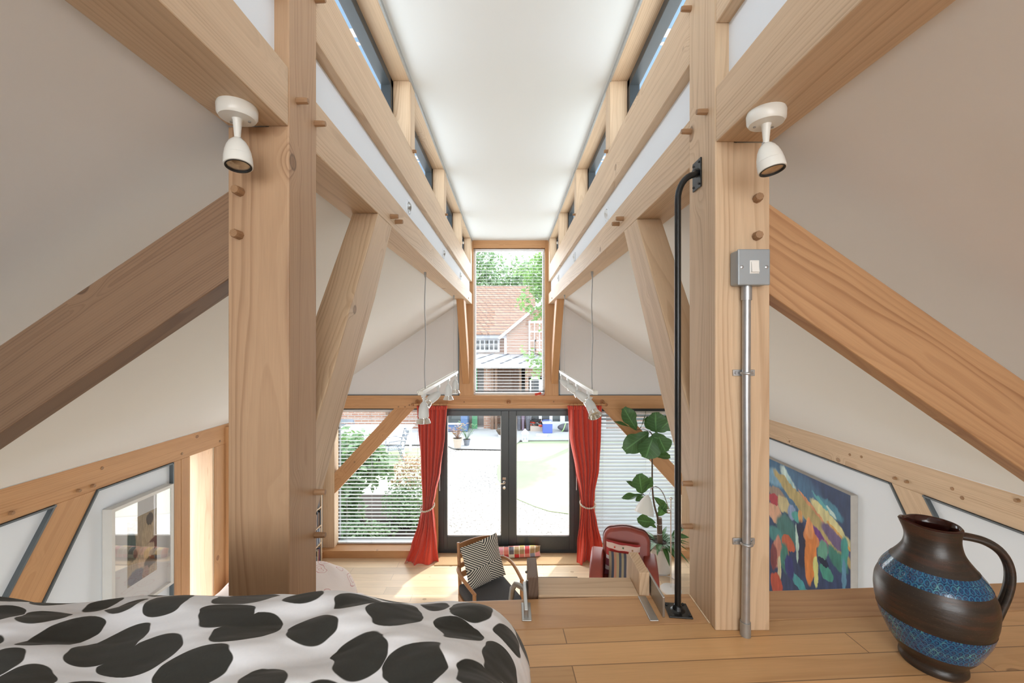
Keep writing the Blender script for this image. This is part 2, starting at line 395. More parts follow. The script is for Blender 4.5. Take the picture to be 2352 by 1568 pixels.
def chevron_mat():
    m = N('chevron_cushion'); s = m.sep(m.coord('UV'))
    n = m.noise(m.coord('UV'), 3, 1)
    u = m.math('SUBTRACT', s[0], .56); v = m.math('SUBTRACT', s[1], .46)
    # four quadrants of diagonal stripes meeting on an x
    au = m.math('ABSOLUTE', u); av = m.math('ABSOLUTE', v)
    k = m.math('ADD', m.math('MAXIMUM', m.math('MULTIPLY', au, 1.0), av), m.math('MULTIPLY', m.math('MINIMUM', au, av), .55))
    q = m.math('SUBTRACT', m.math('MULTIPLY', av, 1.0), m.math('MULTIPLY', au, .75))
    q2 = m.math('ADD', q, m.math('MULTIPLY', n, .02))
    st = m.math('FRACT', m.math('MULTIPLY', q2, 17))
    c = m.mix(m.mr(st, .44, .52), (.014,.014,.016), (.66,.60,.50))
    return m.bsdf(c, .9, 0, m.bump(m.noise(m.coord('UV'), 150, 2), .3, .003))
M_chev = chevron_mat()

def stripes_mat():
    m = N('stripe_cushion'); s = m.sep(m.coord('UV'))
    cols = [(.30,.22,.14),(.06,.065,.09),(.42,.20,.12),(.36,.27,.15),(.07,.075,.10),(.32,.25,.15),(.07,.07,.09),(.50,.36,.26),(.42,.24,.16),(.06,.07,.1),(.38,.30,.18),(.45,.40,.30)]
    st = []
    for i, c in enumerate(cols): st.append((i/len(cols), c))
    c = m.ramp(s[0], st, 'CONSTANT')
    return m.bsdf(c, .85, 0, m.bump(m.noise(m.coord('UV'), 120, 2), .3, .003))
M_stripe = stripes_mat()
def redcush_mat():
    m = N('red_banded_cushion'); s = m.sep(m.coord('UV'))
    v = m.math('ADD', s[1], m.math('MULTIPLY', m.noise(m.coord('UV'), 4, 1), .05))
    c = m.ramp(v, [(0,(.12,.02,.03)),(.18,(.5,.42,.4)),(.3,(.20,.04,.06)),(.5,(.5,.42,.4)),(.60,(.40,.03,.025)),(.82,(.70,.50,.42)),(.97,(.36,.03,.03))], 'CONSTANT')
    return m.bsdf(c, .85)
M_redcush = redcush_mat()
def patch_mat():
    m = N('kilim_patchwork'); co = m.coord('UV'); s = m.sep(co)
    cu = m.math('FLOOR', m.math('MULTIPLY', s[0], 12)); cv = m.math('FLOOR', m.math('MULTIPLY', s[1], 2.0))
    wn = m.n('TexWhiteNoise', noise_dimensions='2D'); m.put(wn.inputs['Vector'], m.comb(cu, cv, 0))
    cols = [(.50,.03,.03),(.70,.20,.05),(.30,.20,.10),(.62,.20,.16),(.60,.58,.50),(.10,.09,.11),(.75,.52,.12),(.68,.30,.32),(.42,.05,.05),(.20,.22,.30)]
    c = m.ramp(wn.outputs['Value'], [(i/len(cols), q) for i, q in enumerate(cols)], 'CONSTANT')
    fu = m.math('ABSOLUTE', m.math('SUBTRACT', m.math('FRACT', m.math('MULTIPLY', s[0], 12)), .5))
    c = m.mix(m.mr(fu, .43, .46), c, (.62,.58,.5))
    return m.bsdf(c, .85, 0, m.bump(m.noise(co, 200, 2), .3, .003))
M_patch = patch_mat()

def art_mat(name, base, patches, warp=.05, wscale=5, rough=.45):
    m = N(name); co = m.coord('UV')
    w = m.vmath('MULTIPLY', m.vmath('SUBTRACT', m.noise(co, wscale, 3, .6, col=True), (.5,.5,.5)), (warp*2, warp*2, 0))
    w2 = m.vmath('MULTIPLY', m.vmath('SUBTRACT', m.noise(m.mapping(co, sc=(22, 7, 1), rot=(0,0,.3)), 1, 2, .6, col=True), (.5,.5,.5)), (.03, .05, 0))
    v = m.vmath('ADD', m.vmath('ADD', co, w), w2); s = m.sep(v)
    c = m.mix(m.noise(m.mapping(co, sc=(12, 3, 1)), 1, 3), tuple(q*.6 for q in base), tuple(min(1, q*1.7) for q in base))
    for (cx, cy, rx, ry, ang, col, soft) in patches:
        ca, sa = math.cos(ang), math.sin(ang)
        dx = m.math('SUBTRACT', s[0], cx); dy = m.math('SUBTRACT', s[1], cy)
        a = m.math('DIVIDE', m.math('ADD', m.math('MULTIPLY', dx, ca), m.math('MULTIPLY', dy, sa)), rx)
        b = m.math('DIVIDE', m.math('SUBTRACT', m.math('MULTIPLY', dy, ca), m.math('MULTIPLY', dx, sa)), ry)
        d = m.math('ADD', m.math('MULTIPLY', a, a), m.math('MULTIPLY', b, b))
        c = m.mix(m.mr(d, 1+soft, max(.05, 1-soft)), c, col)
    c = m.mix(1, c, m.ramp(m.noise(m.mapping(co, sc=(30, 9, 1), rot=(0,0,.4)), 1, 3), [(.25, .72), (.75, 1.25)]), 'MULTIPLY')
    return m.bsdf(c, rough)

def jug_mats():
    m = N('jug_brown'); co = m.coord()
    s = m.sep(co)
    n = m.noise(m.mapping(co, sc=(2, 2, 18)), 4, 4, .6); sp = m.vor(co, 260)
    c = m.ramp(n, [(.3, (.022,.018,.015)), (.5, (.036,.027,.021)), (.62, (.07,.034,.022)), (.8, (.026,.022,.019))])
    c = m.mix(m.math('MULTIPLY', m.mr(sp, .08, .16, 1, 0), .32), c, (.25,.22,.17))
    a = m.bsdf(c, m.math('ADD', .22, m.math('MULTIPLY', n, .25)), 0, m.bump(m.noise(m.mapping(co, sc=(1,1,3)), 70, 3), .18, .002))
    m = N('jug_blue'); co = m.coord(); s = m.sep(co)
    ang = m.math('ARCTAN2', s[1], s[0]); u = m.math('MULTIPLY', ang, 52/6.28318); zz = m.math('MULTIPLY', s[2], 76.0)
    row = m.math('FLOOR', zz); fu = m.math('SUBTRACT', m.math('FRACT', m.math('ADD', u, m.math('MULTIPLY', row, .37))), .5); fz = m.math('SUBTRACT', m.math('FRACT', zz), .42)
    d = m.math('SQRT', m.math('ADD', m.math('MULTIPLY', fu, fu), m.math('MULTIPLY', fz, fz)))
    ring = m.math('ABSOLUTE', m.math('SUBTRACT', m.math('FRACT', m.math('MULTIPLY', d, 2.3)), .5))
    k = m.mr(ring, .12, .34)
    n = m.noise(co, 45, 3)
    c = m.mix(k, (.010,.055,.17), (.014,.14,.29)); c = m.mix(m.math('MULTIPLY', m.mr(n, .50, .75), k), c, (.09,.34,.38)); c = m.mix(m.mr(n, .28, .38, 1, 0), c, (.006,.02,.09))
    b = m.bsdf(c, .16, 0, m.bump(k, .9, .003), Coat_Weight=.5)
    return a, b
M_jugb, M_jugblue = jug_mats()
M_jugin = plain('jug_inside', (.035,.008,.006), .12)

# outside
def gravel():
    m = N('gravel'); co = m.coord(); d = m.vor(co, 26); n = m.noise(co, .9, 3)
    c = m.ramp(d, [(0, (.80,.77,.73)), (.5, (.68,.65,.61)), (.72, (.10,.09,.08))])
    wn = m.vor(co, 26, out='Color'); c = m.mix(.25, c, m.mix(m.sep(wn)[0], (.45,.42,.38), (.9,.88,.85)))
    return m.bsdf(c, .9)
M_gravel = gravel()
def grass():
    m = N('lawn'); co = m.coord(); n = m.noise(co, 1.2, 5, .65); n2 = m.noise(co, 55, 3)
    c = m.mix(n, (.31,.38,.235), (.41,.46,.33)); c = m.mix(m.math('MULTIPLY', n2, .4), c, (.22,.29,.14))
    return m.bsdf(c, .95)
M_grass = grass()
def brick(name, a, b, mo, sc=1.0, bw=.23, bh=.075, mort=.012):
    m = N(name); co = m.coord(); s = m.sep(co)
    nd = m.n('TexBrick'); m.put(nd.inputs['Vector'], m.comb(m.math('ADD', s[0], s[1]), s[2], 0)); m.put(nd.inputs['Color1'], a); m.put(nd.inputs['Color2'], b); m.put(nd.inputs['Mortar'], mo)
    m.put(nd.inputs['Scale'], 1.0); m.put(nd.inputs['Brick Width'], bw); m.put(nd.inputs['Row Height'], bh); m.put(nd.inputs['Mortar Size'], mort)
    c = m.mix(m.math('MULTIPLY', m.noise(co, 3, 3), .4), nd.outputs[0], tuple(q*.6 for q in a))
    return m.bsdf(c, .9)
M_brick = brick('house_brick', (.38,.19,.13), (.46,.28,.20), (.48,.43,.37))
M_tiles = brick('roof_tiles', (.30,.155,.10), (.40,.24,.17), (.10,.07,.06), bw=.25, bh=.13, mort=.022)
M_paving = plain('paving', (.50,.48,.47), .9, var=.1, vscale=4)
M_deck = plain('deck_stone', (.50,.51,.52), .9, var=.08, vscale=4)
M_lead = plain('lead_roof', (.36,.37,.40), .6, .1, var=.06)
M_leadd = plain('lead_seam', (.14,.15,.17), .6)
M_uw = plain('white_joinery', (.75,.77,.80), .5, var=.02)
M_pane = plain('dark_pane', (.07,.08,.09), .12, var=.5, vscale=3)
M_bluec = plain('blue_cladding', (.10,.17,.32), .6, var=.08)
M_green = plain('green_door', (.10,.32,.16), .5)
M_cool = plain('cooler_blue', (.10,.16,.55), .45, var=.02)
M_coollid = plain('cooler_lid', (.62,.68,.78), .45)
M_suit = plain('wetsuit_grey', (.11,.11,.13), .7, var=.3, vscale=8)
M_suit2 = plain('wetsuit_mauve', (.20,.15,.20), .7, var=.3, vscale=8)
M_lime = plain('lime_strap', (.45,.75,.30), .6)
M_terr = plain('pot_terracotta', (.50,.42,.35), .8)
M_gmetal = plain('garden_metal', (.20,.22,.26), .5, .2)
M_extw = plain('exterior_dark_timber', (.20,.12,.08), .8, var=.2)
M_hedge = M_tree2
# ================================================================ the building
LZ = 2.207            # loft floor
XL, XR = -2.59, 2.67  # side wall faces
YE = 5.65             # face of the end-wall timbers
YB = -2.6             # wall behind the camera
PBZ, PTZ = 3.46, 3.60 # lower purlin
UBZ, UTZ = 3.765, 3.975
CL = 4.335            # flat ceiling
RS = .673
def roofz(ax): return 3.437-RS*(ax-.751)

# ---- lower floor and loft
struct(MB().box(XL-.3, XR+.3, YB-.2, 5.9, -.12, 0).build('floor', M_floor, grain=(1,0,0)), 'pale oak boarded floor of the room below')
def loftY(x): return 1.178+.054*x
g = Vector((1, .054, 0)).normalized()
mb = MB().prism([(XL, YB, LZ-.03), (XR, YB, LZ-.03), (XR, loftY(XR)-.128, LZ-.03), (XL, loftY(XL)-.128, LZ-.03)], (0,0,.03))
struct(mb.build('floor_loft', M_loft, grain=g), 'honey coloured narrow boards of the loft floor')
struct(MB().prism([(XL, YB, LZ-.2), (XR, YB, LZ-.2), (XR, loftY(XR)-.13, LZ-.2), (XL, loftY(XL)-.13, LZ-.2)], (0,0,.165)).build('ceiling_under_loft', M_white))
def peg(parent, c, d, r=.008, L=.03, mat=None):
    c = Vector(c); d = Vector(d).normalized()
    return MB().lathe([(r*.97, -.012), (r, 0), (r*.93, L*.8), (r*.8, L)], c, d, 8).build('peg', mat or M_peg, parent, grain=d)

def timber(name, label, cat, mb, grain, mat=None, group=None, bevel=.003):
    return tag(mb.build(name, mat or M_fir, grain=grain, bevel=bevel), label, cat, group)

# beam along the loft edge, between and beyond the posts
def seg_beam(x0, x1, label):
    return timber('loft_edge_beam', label, 'beam', MB().prism([(x0, loftY(x0)-.127, LZ-.2), (x1, loftY(x1)-.127, LZ-.2), (x1, loftY(x1), LZ-.2), (x0, loftY(x0), LZ-.2)], (0,0,.2)), g, M_edge, bevel=.004)
seg_beam(-.526, .526, 'wide fir beam along the loft edge between the two big posts, carrying the ladder')
seg_beam(.667, XR, 'fir beam along the loft edge behind the blue and brown jug')
seg_beam(XL, -.672, 'fir beam along the loft edge hidden behind the spotted duvet')

# ---- main posts
LP = dict(x0=-.671, x1=-.526, y0=.973, y1=1.111)
RP = dict(x0=.526, x1=.666, y0=1.05, y1=1.203)
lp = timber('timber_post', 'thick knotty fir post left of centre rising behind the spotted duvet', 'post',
    MB().prism([(x, LP['y0'], z) for x, z in ((-.671, LZ), (-.671, PBZ), (-.575, PBZ), (-.575, CL), (-.526, CL), (-.526, LZ))], (0, LP['y1']-LP['y0'], 0)), (0,0,1), M_fir_shaded)
rp = timber('timber_post', 'thick fir post right of centre carrying the grey light switch and conduit', 'post',
    MB().prism([(x, RP['y0'], z) for x, z in ((.666, LZ), (.666, PBZ), (.575, PBZ), (.575, CL), (.526, CL), (.526, LZ))], (0, RP['y1']-RP['y0'], 0)), (0,0,1), M_fir)
for x, y in ((552, 441), (550, 540)): peg(lp, P(x, y, .973), (0,-1,0), .0115, .022)
for x, y in ((1738, 457), (1737, 543)): peg(rp, P(x, y, 1.05), (-.2,-1,0), .0115, .022)
for x, y in ((682, 232), (729, 290), (727, 5), (726, 1128), (726, 1226)):
    D = .526*F/(VX-x)
    peg(lp, (-.526, min(D, 1.103), CZ-(y-VY)/F*D), (1,0,0), .0085, .028)
for x, y in ((1624, 257), (1587, 302), (1586, 22), (1589, 1110), (1589, 1208)):
    D = .526*F/(x-VX)
    peg(rp, (.526, min(D, 1.192), CZ-(y-VY)/F*D), (-1,0,0), .0085, .028)

# ---- purlins, running the length of the room; they tenon into the posts
for sgn, pp, side in ((-1, LP, 'left'), (1, RP, 'right')):
    xi, xo = sgn*.527, sgn*.669
    timber('purlin', 'near length of the lower %s purlin, with a spotlight fixed beneath' % side, 'beam',
        MB().box(xi, xo, YB, pp['y0'], PBZ, PTZ), (0,1,0), M_fir)
    pl = timber('purlin', 'long lower %s purlin running from the big post to the tall window' % side, 'beam',
        MB().box(xi, xo, pp['y1'], YE+.02, PBZ, PTZ), (0,1,0), M_fir)
    for (x, y) in (((897, 497), (908, 509)) if sgn < 0 else ((1432, 502), (1422, 514))):
        D = .527*F/abs(x-VX); peg(pl, (xi, D, CZ-(y-VY)/F*D), (-sgn,0,0), .011, .035)
    D = .527*F/96; peg(pl, (xi, D, 3.49), (-sgn,0,0), .011, .006)
    timber('upper_purlin', 'upper purlin on the %s under the clerestory windows, beyond the big post' % side, 'beam',
        MB().box(xi, xo, pp['y1'], YE+.02, UBZ, UTZ), (0,1,0), M_fir)
    timber('upper_purlin', 'near length of the upper purlin on the %s above the picture edge' % side, 'beam',
        MB().box(xi, xo, YB, pp['y0'], UBZ, UTZ), (0,1,0), M_fir)
    # white strip between the purlins
    struct(MB().box(sgn*.561, sgn*.62, YB, YE+.05, PTZ-.02, UBZ+.02).build('wall_strip_'+side, M_white), 'white plaster strip between the two %s purlins' % side)
    # clerestory: head plate, posts, panes
    timber('head_plate', 'fir head plate along the %s edge of the flat ceiling' % side, 'beam',
        MB().box(sgn*.527, sgn*.625, YB, YE+.02, 4.325, 4.40), (0,1,0), M_fir)
    ys = [-1.2, -.05, 1.07 if sgn > 0 else .99, 2.163, 3.27, 4.39, 5.46]
    for i, y in enumerate(ys):
        if i == 2: continue
        cp = timber('clerestory_post', ('short fir post between clerestory windows on the %s, ' % side) + ['overhead behind the camera', 'overhead beside the camera', '', 'nearest the camera', 'second from the camera', 'third from the camera', 'at the end beside the tall window'][i], 'post',
            MB().box(sgn*.527, sgn*.62, y, y+.10 if i < 6 else YE, UTZ, 4.325), (0,0,1), M_fir, 'short posts between the clerestory windows')
        if i in (3, 4): peg(cp, (sgn*.527, y+.05, UTZ+.0), (-sgn, 0, 0), .010, .02)
    w = sgroup('window_%d' % (1 if sgn < 0 else 2), 'row of narrow clerestory windows on the %s' % side, (sgn*.64, 3, UTZ))
    fr = MB()
    fr.box(sgn*.622, sgn*.675, YB, YE, 4.285, 4.33); fr.box(sgn*.622, sgn*.675, YB, YE, UTZ-.03, UTZ+.012)
    for y in ys: fr.box(sgn*.622, sgn*.675, y-.03, y+.13, UTZ, 4.33)
    fr.build('window_frame', M_anth, w, bevel=.002)
    MB().box(sgn*.645, sgn*.652, YB, YE, UTZ, 4.30).build('pane', M_glass, w)
    ov = struct(MB().box(sgn*.676, sgn*1.0, YB, YE+.3, 4.34, 4.40).build('roof_soffit_'+side, M_blue), 'blue-grey painted roof overhang outside the %s clerestory' % side)
    for j in range(2):
        q = [(.93, 1.82), (.0, 3.07)][j]
        MB().box(sgn*.70, sgn*.715, q[1], q[1]+.05, 4.337, 4.3405).build('sticker', M_uw, ov)
        MB().lathe([(.010, 0), (.010, -.004), (.004, -.005)], (sgn*.708, q[1]+.09, 4.34), (0,0,1), 12).build('vent_cap', M_uw, ov)
    # catch on the third clerestory opening
    c = tag(MB().tube([(sgn*.52, 4.50, 4.03), (sgn*.565, 4.48, 4.03)], .008, 8).ball((sgn*.52, 4.50, 4.03), .014, 8).build('window_catch', M_chrome), 'small chrome window catch high on the %s by the far clerestory post' % side, 'window catch')

# ---- flat ceiling with metal edge
struct(MB().box(-.53, .53, YB, YE+.1, 4.40, 4.5).build('ceiling', M_ceil), 'flat white ceiling between the clerestories')
struct(MB().box(-.527, .527, YB, YE, 4.34, 4.401).build('ceiling_panel', M_ceil), 'flat white ceiling panel')
for sgn, s_ in ((-1, 1), (1, 2)):
    struct(MB().box(sgn*.523, sgn*.532, YB, YE, 4.318, 4.342).build('trim_%d' % s_, M_steeltrim))
# ---- sloping ceilings
for sgn, XW, side in ((-1, XL, 'left'), (1, XR, 'right')):
    ax = abs(XW)+.35; a0 = .64
    pts = [(sgn*a0, YB, roofz(a0)), (sgn*ax, YB, roofz(ax)), (sgn*ax, YB, roofz(ax)+.2), (sgn*a0, YB, roofz(a0)+.2)]
    struct(MB().prism(pts, (0, 5.9-YB, 0)).build('ceiling_slope_'+side, M_wall), 'cream sloping ceiling on the %s' % side)
    # eaves plate
    zt = roofz(abs(XW)); zb = 2.02 if sgn < 0 else 1.957
    zt_v = 2.199 if sgn < 0 else 2.145
    wp = timber('wall_plate', 'orange fir wall plate along the foot of the %s sloping ceiling' % side, 'beam',
        MB().box(XW, XW+sgn*.16, YB, YE, zb, zt_v), (0,1,0), M_firo if sgn < 0 else M_fir)
    pegs = ((1260, 427), (707, 527), (537, 683), (637, 650), (70, 838), (1523, 340)) if sgn < 0 else ((561, 340), (868, 407), (927, 418), (1102, 527), (1162, 545), (1389, 580), (1440, 627), (1726, 640))
    for (a, b) in pegs:
        x, y = (a/3.0154, 900+b/3.0154) if sgn < 0 else (1560+a/2.2147, 860+b/2.2147)
        D = abs(XW)*F/abs(x-VX); peg(wp, (XW, D, CZ-(y-VY)/F*D), (-sgn, 0, 0), .011, .018 if (a, b) in ((537,683),(637,650),(70,838),(1102,527),(1162,545),(1726,640)) else .004)
    struct(MB().box(XW+sgn*.0, XW-sgn*.004, YB, YE, zt_v-.001, zt_v+.008).build('trim_%d' % (3 if sgn < 0 else 4), M_trimw if sgn > 0 else M_steeltrim))
    # side walls (recessed 2 cm behind the timbers); left one has a narrow window slot
    xw = XW+sgn*.02
    if sgn > 0:
        struct(MB().box(xw, xw+.2, YB, 5.9, 0, 2.06).build('wall_right', M_white), 'white plaster wall on the right below the wall plate')
    else:
        w = MB().box(xw, xw-.2, YB, 3.317, 0, 2.06).box(xw, xw-.2, 3.62, 5.9, 0, 2.06).box(xw, xw-.2, 3.317, 3.62, 0, .25)
        struct(w.build('wall_left', M_white), 'white plaster wall on the left below the wall plate')
# left wall timbers
XT = XL
def ltimber(name, label, y0, y1, z0, z1, mat, off=0.0): return timber(name, label, 'post', MB().box(XT+off, XT-.05, y0, y1, z0, z1), (0,0,1), mat)
ltimber('wall_post', 'slim orange wall post right of the white framed picture', 3.146, 3.22, 0, 2.02, M_firo)
ltimber('wall_post', 'second slim wall post, paired with the one beside the white framed picture', 3.223, 3.312, 0, 2.02, M_firo)
ltimber('wall_post', 'reddish wall post beyond the sunlit board on the left wall', 3.585, 3.72, 0, 2.02, M_firo)
timber('wall_post', 'proud orange timber on the left wall just before the big post', 'post', MB().box(XT+.03, XT-.05, 3.722, 3.83, 0, 2.17), (0,0,1), M_firo)
timber('reveal_board', 'pale sunlit board lining the narrow window recess on the left wall', 'board', MB().box(XT-.002, XT-.215, 3.565, 3.583, .25, 2.02), (0,0,1), M_fir)
struct(MB().box(XT-.055, XT-.22, 3.314, 3.32, .25, 2.02).build('trim_5', M_firo))
w = sgroup('window_3', 'narrow side window in the left wall', (XT-.2, 3.44, .25))
MB().box(XT-.205, XT-.212, 3.32, 3.565, .27, 2.0).build('pane', M_glass, w)
MB().box(XT-.2, XT-.22, 3.32, 3.565, .25, .29).box(XT-.2, XT-.22, 3.32, 3.565, 1.98, 2.03).build('window_frame', M_anth, w)
# wall braces with grey shadow-gap trims
def wall_brace(label, X, sgn, pts, mat):
    o = timber('wall_brace', label, 'brace', MB().prism([(X, y, z) for y, z in pts], (sgn*.05, 0, 0)), (0, pts[2][0]-pts[1][0], pts[2][1]-pts[1][1]), mat)
    return o
wall_brace('diagonal orange wall brace left of the white framed picture', XL, -1, [(2.336, 2.02), (2.563, 2.02), (1.97, 1.0), (1.745, 1.0)], M_firo)
wall_brace('diagonal fir wall brace on the right wall above the jug', XR, 1, [(2.650, 1.957), (2.868, 1.957), (2.28, 1.0), (2.06, 1.0)], M_fir)
tn = 6
def gtrim(X, sgn, a, b, w=.010):
    global tn
    mb = MB().bar((X+sgn*.006, a[0], a[1]), (X+sgn*.006, b[0], b[1]), w, .03, up=(1,0,0))
    struct(mb.build('trim_%d' % tn, M_trim, grain=(0, b[0]-a[0], b[1]-a[1]))); tn += 1
gtrim(XL, -1, (2.572, 2.02), (1.98, 1.0)); gtrim(XL, -1, (2.327, 2.02), (1.735, 1.0))
gtrim(XL, -1, (2.57, 2.013), (3.14, 2.013)); gtrim(XL, -1, (2.33, 2.013), (0, 2.013)); gtrim(XL, -1, (3.138, 2.02), (3.138, 0))
gtrim(XR, 1, (2.641, 1.957), (2.05, 1.0)); gtrim(XR, 1, (2.877, 1.957), (2.29, 1.0))
gtrim(XR, 1, (2.87, 1.950), (5.6, 1.950)); gtrim(XR, 1, (2.645, 1.950), (-1, 1.950))
timber('wall_post', 'fir post at the far right corner behind the potted fig', 'post', MB().box(XR-.002, XR+.05, 5.3, 5.64, 0, 1.957), (0,0,1), M_fir)

# ---- principal rafters from the big posts down to the wall plates
def strut(sgn, pp, label, y0, y1, xpost, ztop, slope, hv, mat):
    x2 = 2.55; z2 = ztop-slope*(x2-abs(xpost))
    x1 = abs(xpost)-.01
    pts = [(sgn*x1, y0, ztop+slope*.01), (sgn*x2, y0, z2), (sgn*x2, y0, z2-hv), (sgn*x1, y0, ztop-hv+slope*.01)]
    return timber('principal_rafter', label, 'beam', MB().prism(pts, (0, y1-y0, 0)), (sgn, 0, -slope), mat, bevel=.004)
strut(-1, LP, 'dark brown principal rafter slanting down left from the big left post', .985, 1.06, -.671, 3.317, .675, .212, M_fir_brown)
strut(1, RP, 'boldly figured principal rafter slanting down right behind the light switch', 1.075, 1.135, .666, 3.322, .694, .238, M_firb)
# ---- braces rising from the posts to the purlins
def brace(label, sgn, near, far, xi, xo, mat):
    pts = [(xi, y, z) for y, z in near] + [(xi, y, z) for y, z in far[::-1]]
    return timber('purlin_brace', label, 'brace', MB().prism(pts, (xo-xi, 0, 0)), (0, near[0][0]-near[-1][0], near[0][1]-near[-1][1]), mat, bevel=.004)
brace('steep fir brace from the left post up to the left purlin', -1,
      [(1.635, 3.46), (1.333, 3.04), (1.226, 2.872), (1.106, 2.728)], [(1.825, 3.46), (1.598, 3.117), (1.44, 2.917), (1.254, 2.676), (1.106, 2.47)], -.527, -.631, M_fir)
brace('steep fir brace from the right post to the purlin, behind the black pole', 1,
      [(1.71, 3.46), (1.44, 3.08), (1.198, 2.737)], [(1.90, 3.46), (1.588, 3.0), (1.396, 2.708), (1.198, 2.465)], .527, .631, M_fir)
for sgn, s_ in ((-1, 'left'), (1, 'right')):
    brace('short orange brace beside the tall window on the %s' % s_, sgn, [(4.96, 3.46), (5.64, 2.36)], [(5.18, 3.46), (5.64, 2.72)], sgn*.565, sgn*.655, M_firo)

# ---- end wall
BT, BB = 2.198, 2.018
eb = timber('end_beam', 'long orange fir beam across the end wall above the garden doors', 'beam', MB().box(XL, XR, YE, YE+.14, BB, BT), (1,0,0), M_firo)
for x, y in ((1066, 923), (1272, 922), (930, 934), (915, 934), (940, 930)): peg(eb, P(x, y, YE), (0,-1,0), .011, .006)
for sgn, s_ in ((-1, 'left'), (1, 'right')):
    timber('end_post', 'orange fir post on the %s of the tall blind-covered window' % s_, 'post', MB().box(PX(1055 if sgn < 0 else 1283, YE), PX(1087 if sgn < 0 else 1252, YE), YE, YE+.14, BT, CL+.02), (0,0,1), M_firo)
timber('end_header', 'fir header above the tall central window', 'beam', MB().box(PX(1087, YE)+.0005, PX(1252, YE)-.0005, YE+.002, YE+.12, 4.236, CL+.02), (1,0,0), M_firo)
# gable plaster left and right
for sgn, xe, XW, nm in ((-1, PX(1055, YE), XL, 'left'), (1, PX(1283, YE), XR, 'right')):
    pts = [(xe, YE+.03, BT), (XW-.3*-sgn, YE+.03, BT), (XW-.3*-sgn, YE+.03, BT+.01), (xe, YE+.03, roofz(abs(xe))+.1)]
    struct(MB().prism(pts, (0, .15, 0)).build('wall_end_'+nm, M_gable), 'plaster gable panel %s of the tall window' % nm)
    struct(MB().box(xe, xe-.02*-sgn, YE+.01, YE+.03, BT, roofz(abs(xe))).box(xe, XW, YE+.01, YE+.03, BT, BT+.010).build('trim_%d' % tn, M_trim)); tn += 1
struct(MB().box(XL-.3, XL, YE+.02, 5.9, 0, 2.2).build('wall_end_corner_left', M_white)); struct(MB().box(XR, XR+.3, YE+.02, 5.9, 0, 2.2).build('wall_end_corner_right', M_white))
# corner posts and window posts
timber('corner_post', 'orange fir post in the left corner of the end wall by the bookcase', 'post', MB().box(XL, PX(768, YE), YE, YE+.14, 0, BB), (0,0,1), M_fir)
timber('corner_post', 'fir post in the right corner of the end wall', 'post', MB().box(PX(1566, YE), XR, YE, YE+.14, 0, BB), (0,0,1), M_fir)
timber('door_post', 'fir post left of the garden doors behind the left red curtain', 'post', MB().box(-1.21, -1.0, YE, YE+.14, 0, BB), (0,0,1), M_firo)
timber('door_post', 'fir post right of the garden doors behind the right red curtain', 'post', MB().box(.965, 1.17, YE, YE+.14, 0, BB), (0,0,1), M_firo)
def end_brace(label, px4):
    pts = [P(x, y, YE+.005) for x, y in px4]
    o = timber('wall_brace', label, 'brace', MB().prism(pts, (0, .09, 0)), pts[1]-pts[0], M_firo)
    return o
b1 = end_brace('diagonal orange brace across the left garden window', [(766, 1088), (905, 938), (951, 938), (766, 1136)])
peg(b1, P(814, 1061, YE), (0,-1,0), .012, .004)
end_brace('diagonal orange brace across the right garden window behind the fig', [(1384, 938), (1568, 1139), (1568, 1089), (1428, 938)])
# kerb / sill rails
timber('sill_rail', 'low fir sill rail under the left garden window', 'rail', MB().box(XL, -1.0, 5.56, YE+.14, 0, .1), (1,0,0), M_firo)
timber('sill_rail', 'low fir sill rail under the right garden window', 'rail', MB().box(.965, XR, 5.56, YE+.14, 0, .1), (1,0,0), M_firo)
timber('sill_rail', 'low fir rail along the foot of the left wall by the bookcase', 'rail', MB().box(XL, XL+.05, 4.2, 5.56, 0, .09), (0,1,0), M_firo)
timber('sill_rail', 'low fir rail along the foot of the right wall behind the fig', 'rail', MB().box(XR, XR-.05, 3.6, 5.56, 0, .09), (0,1,0), M_firo)
# windows of the end wall
def endwin(n, x0, x1, z0, z1, fw, Y, mat, label, top=None, fd=.06):
    w = sgroup('window_%d' % n, label, ((x0+x1)/2, Y, z0)); t = top or fw
    MB().frame_xz(x0+.001, x1-.001, z0+.001, z1-.001, Y, Y+fd, fw, t).build('window_frame', mat, w)
    MB().box(x0+fw*.5, x1-fw*.5, Y+.02, Y+.026, z0+fw*.5, z1-t*.5).build('pane', M_glass, w)
    return w
endwin(4, PX(768, YE)-.02, -1.21, .1, BB, .03, 5.79, M_anth, 'tall garden window left of the doors', top=.04)
endwin(5, 1.17, PX(1566, YE)+.02, .1, BB, .03, 5.79, M_anth, 'tall garden window right of the doors', top=.06)
endwin(6, PX(1087, YE), PX(1252, YE), BT, 4.235, .028, 5.72, M_trimw, 'tall central window of the upper end wall')
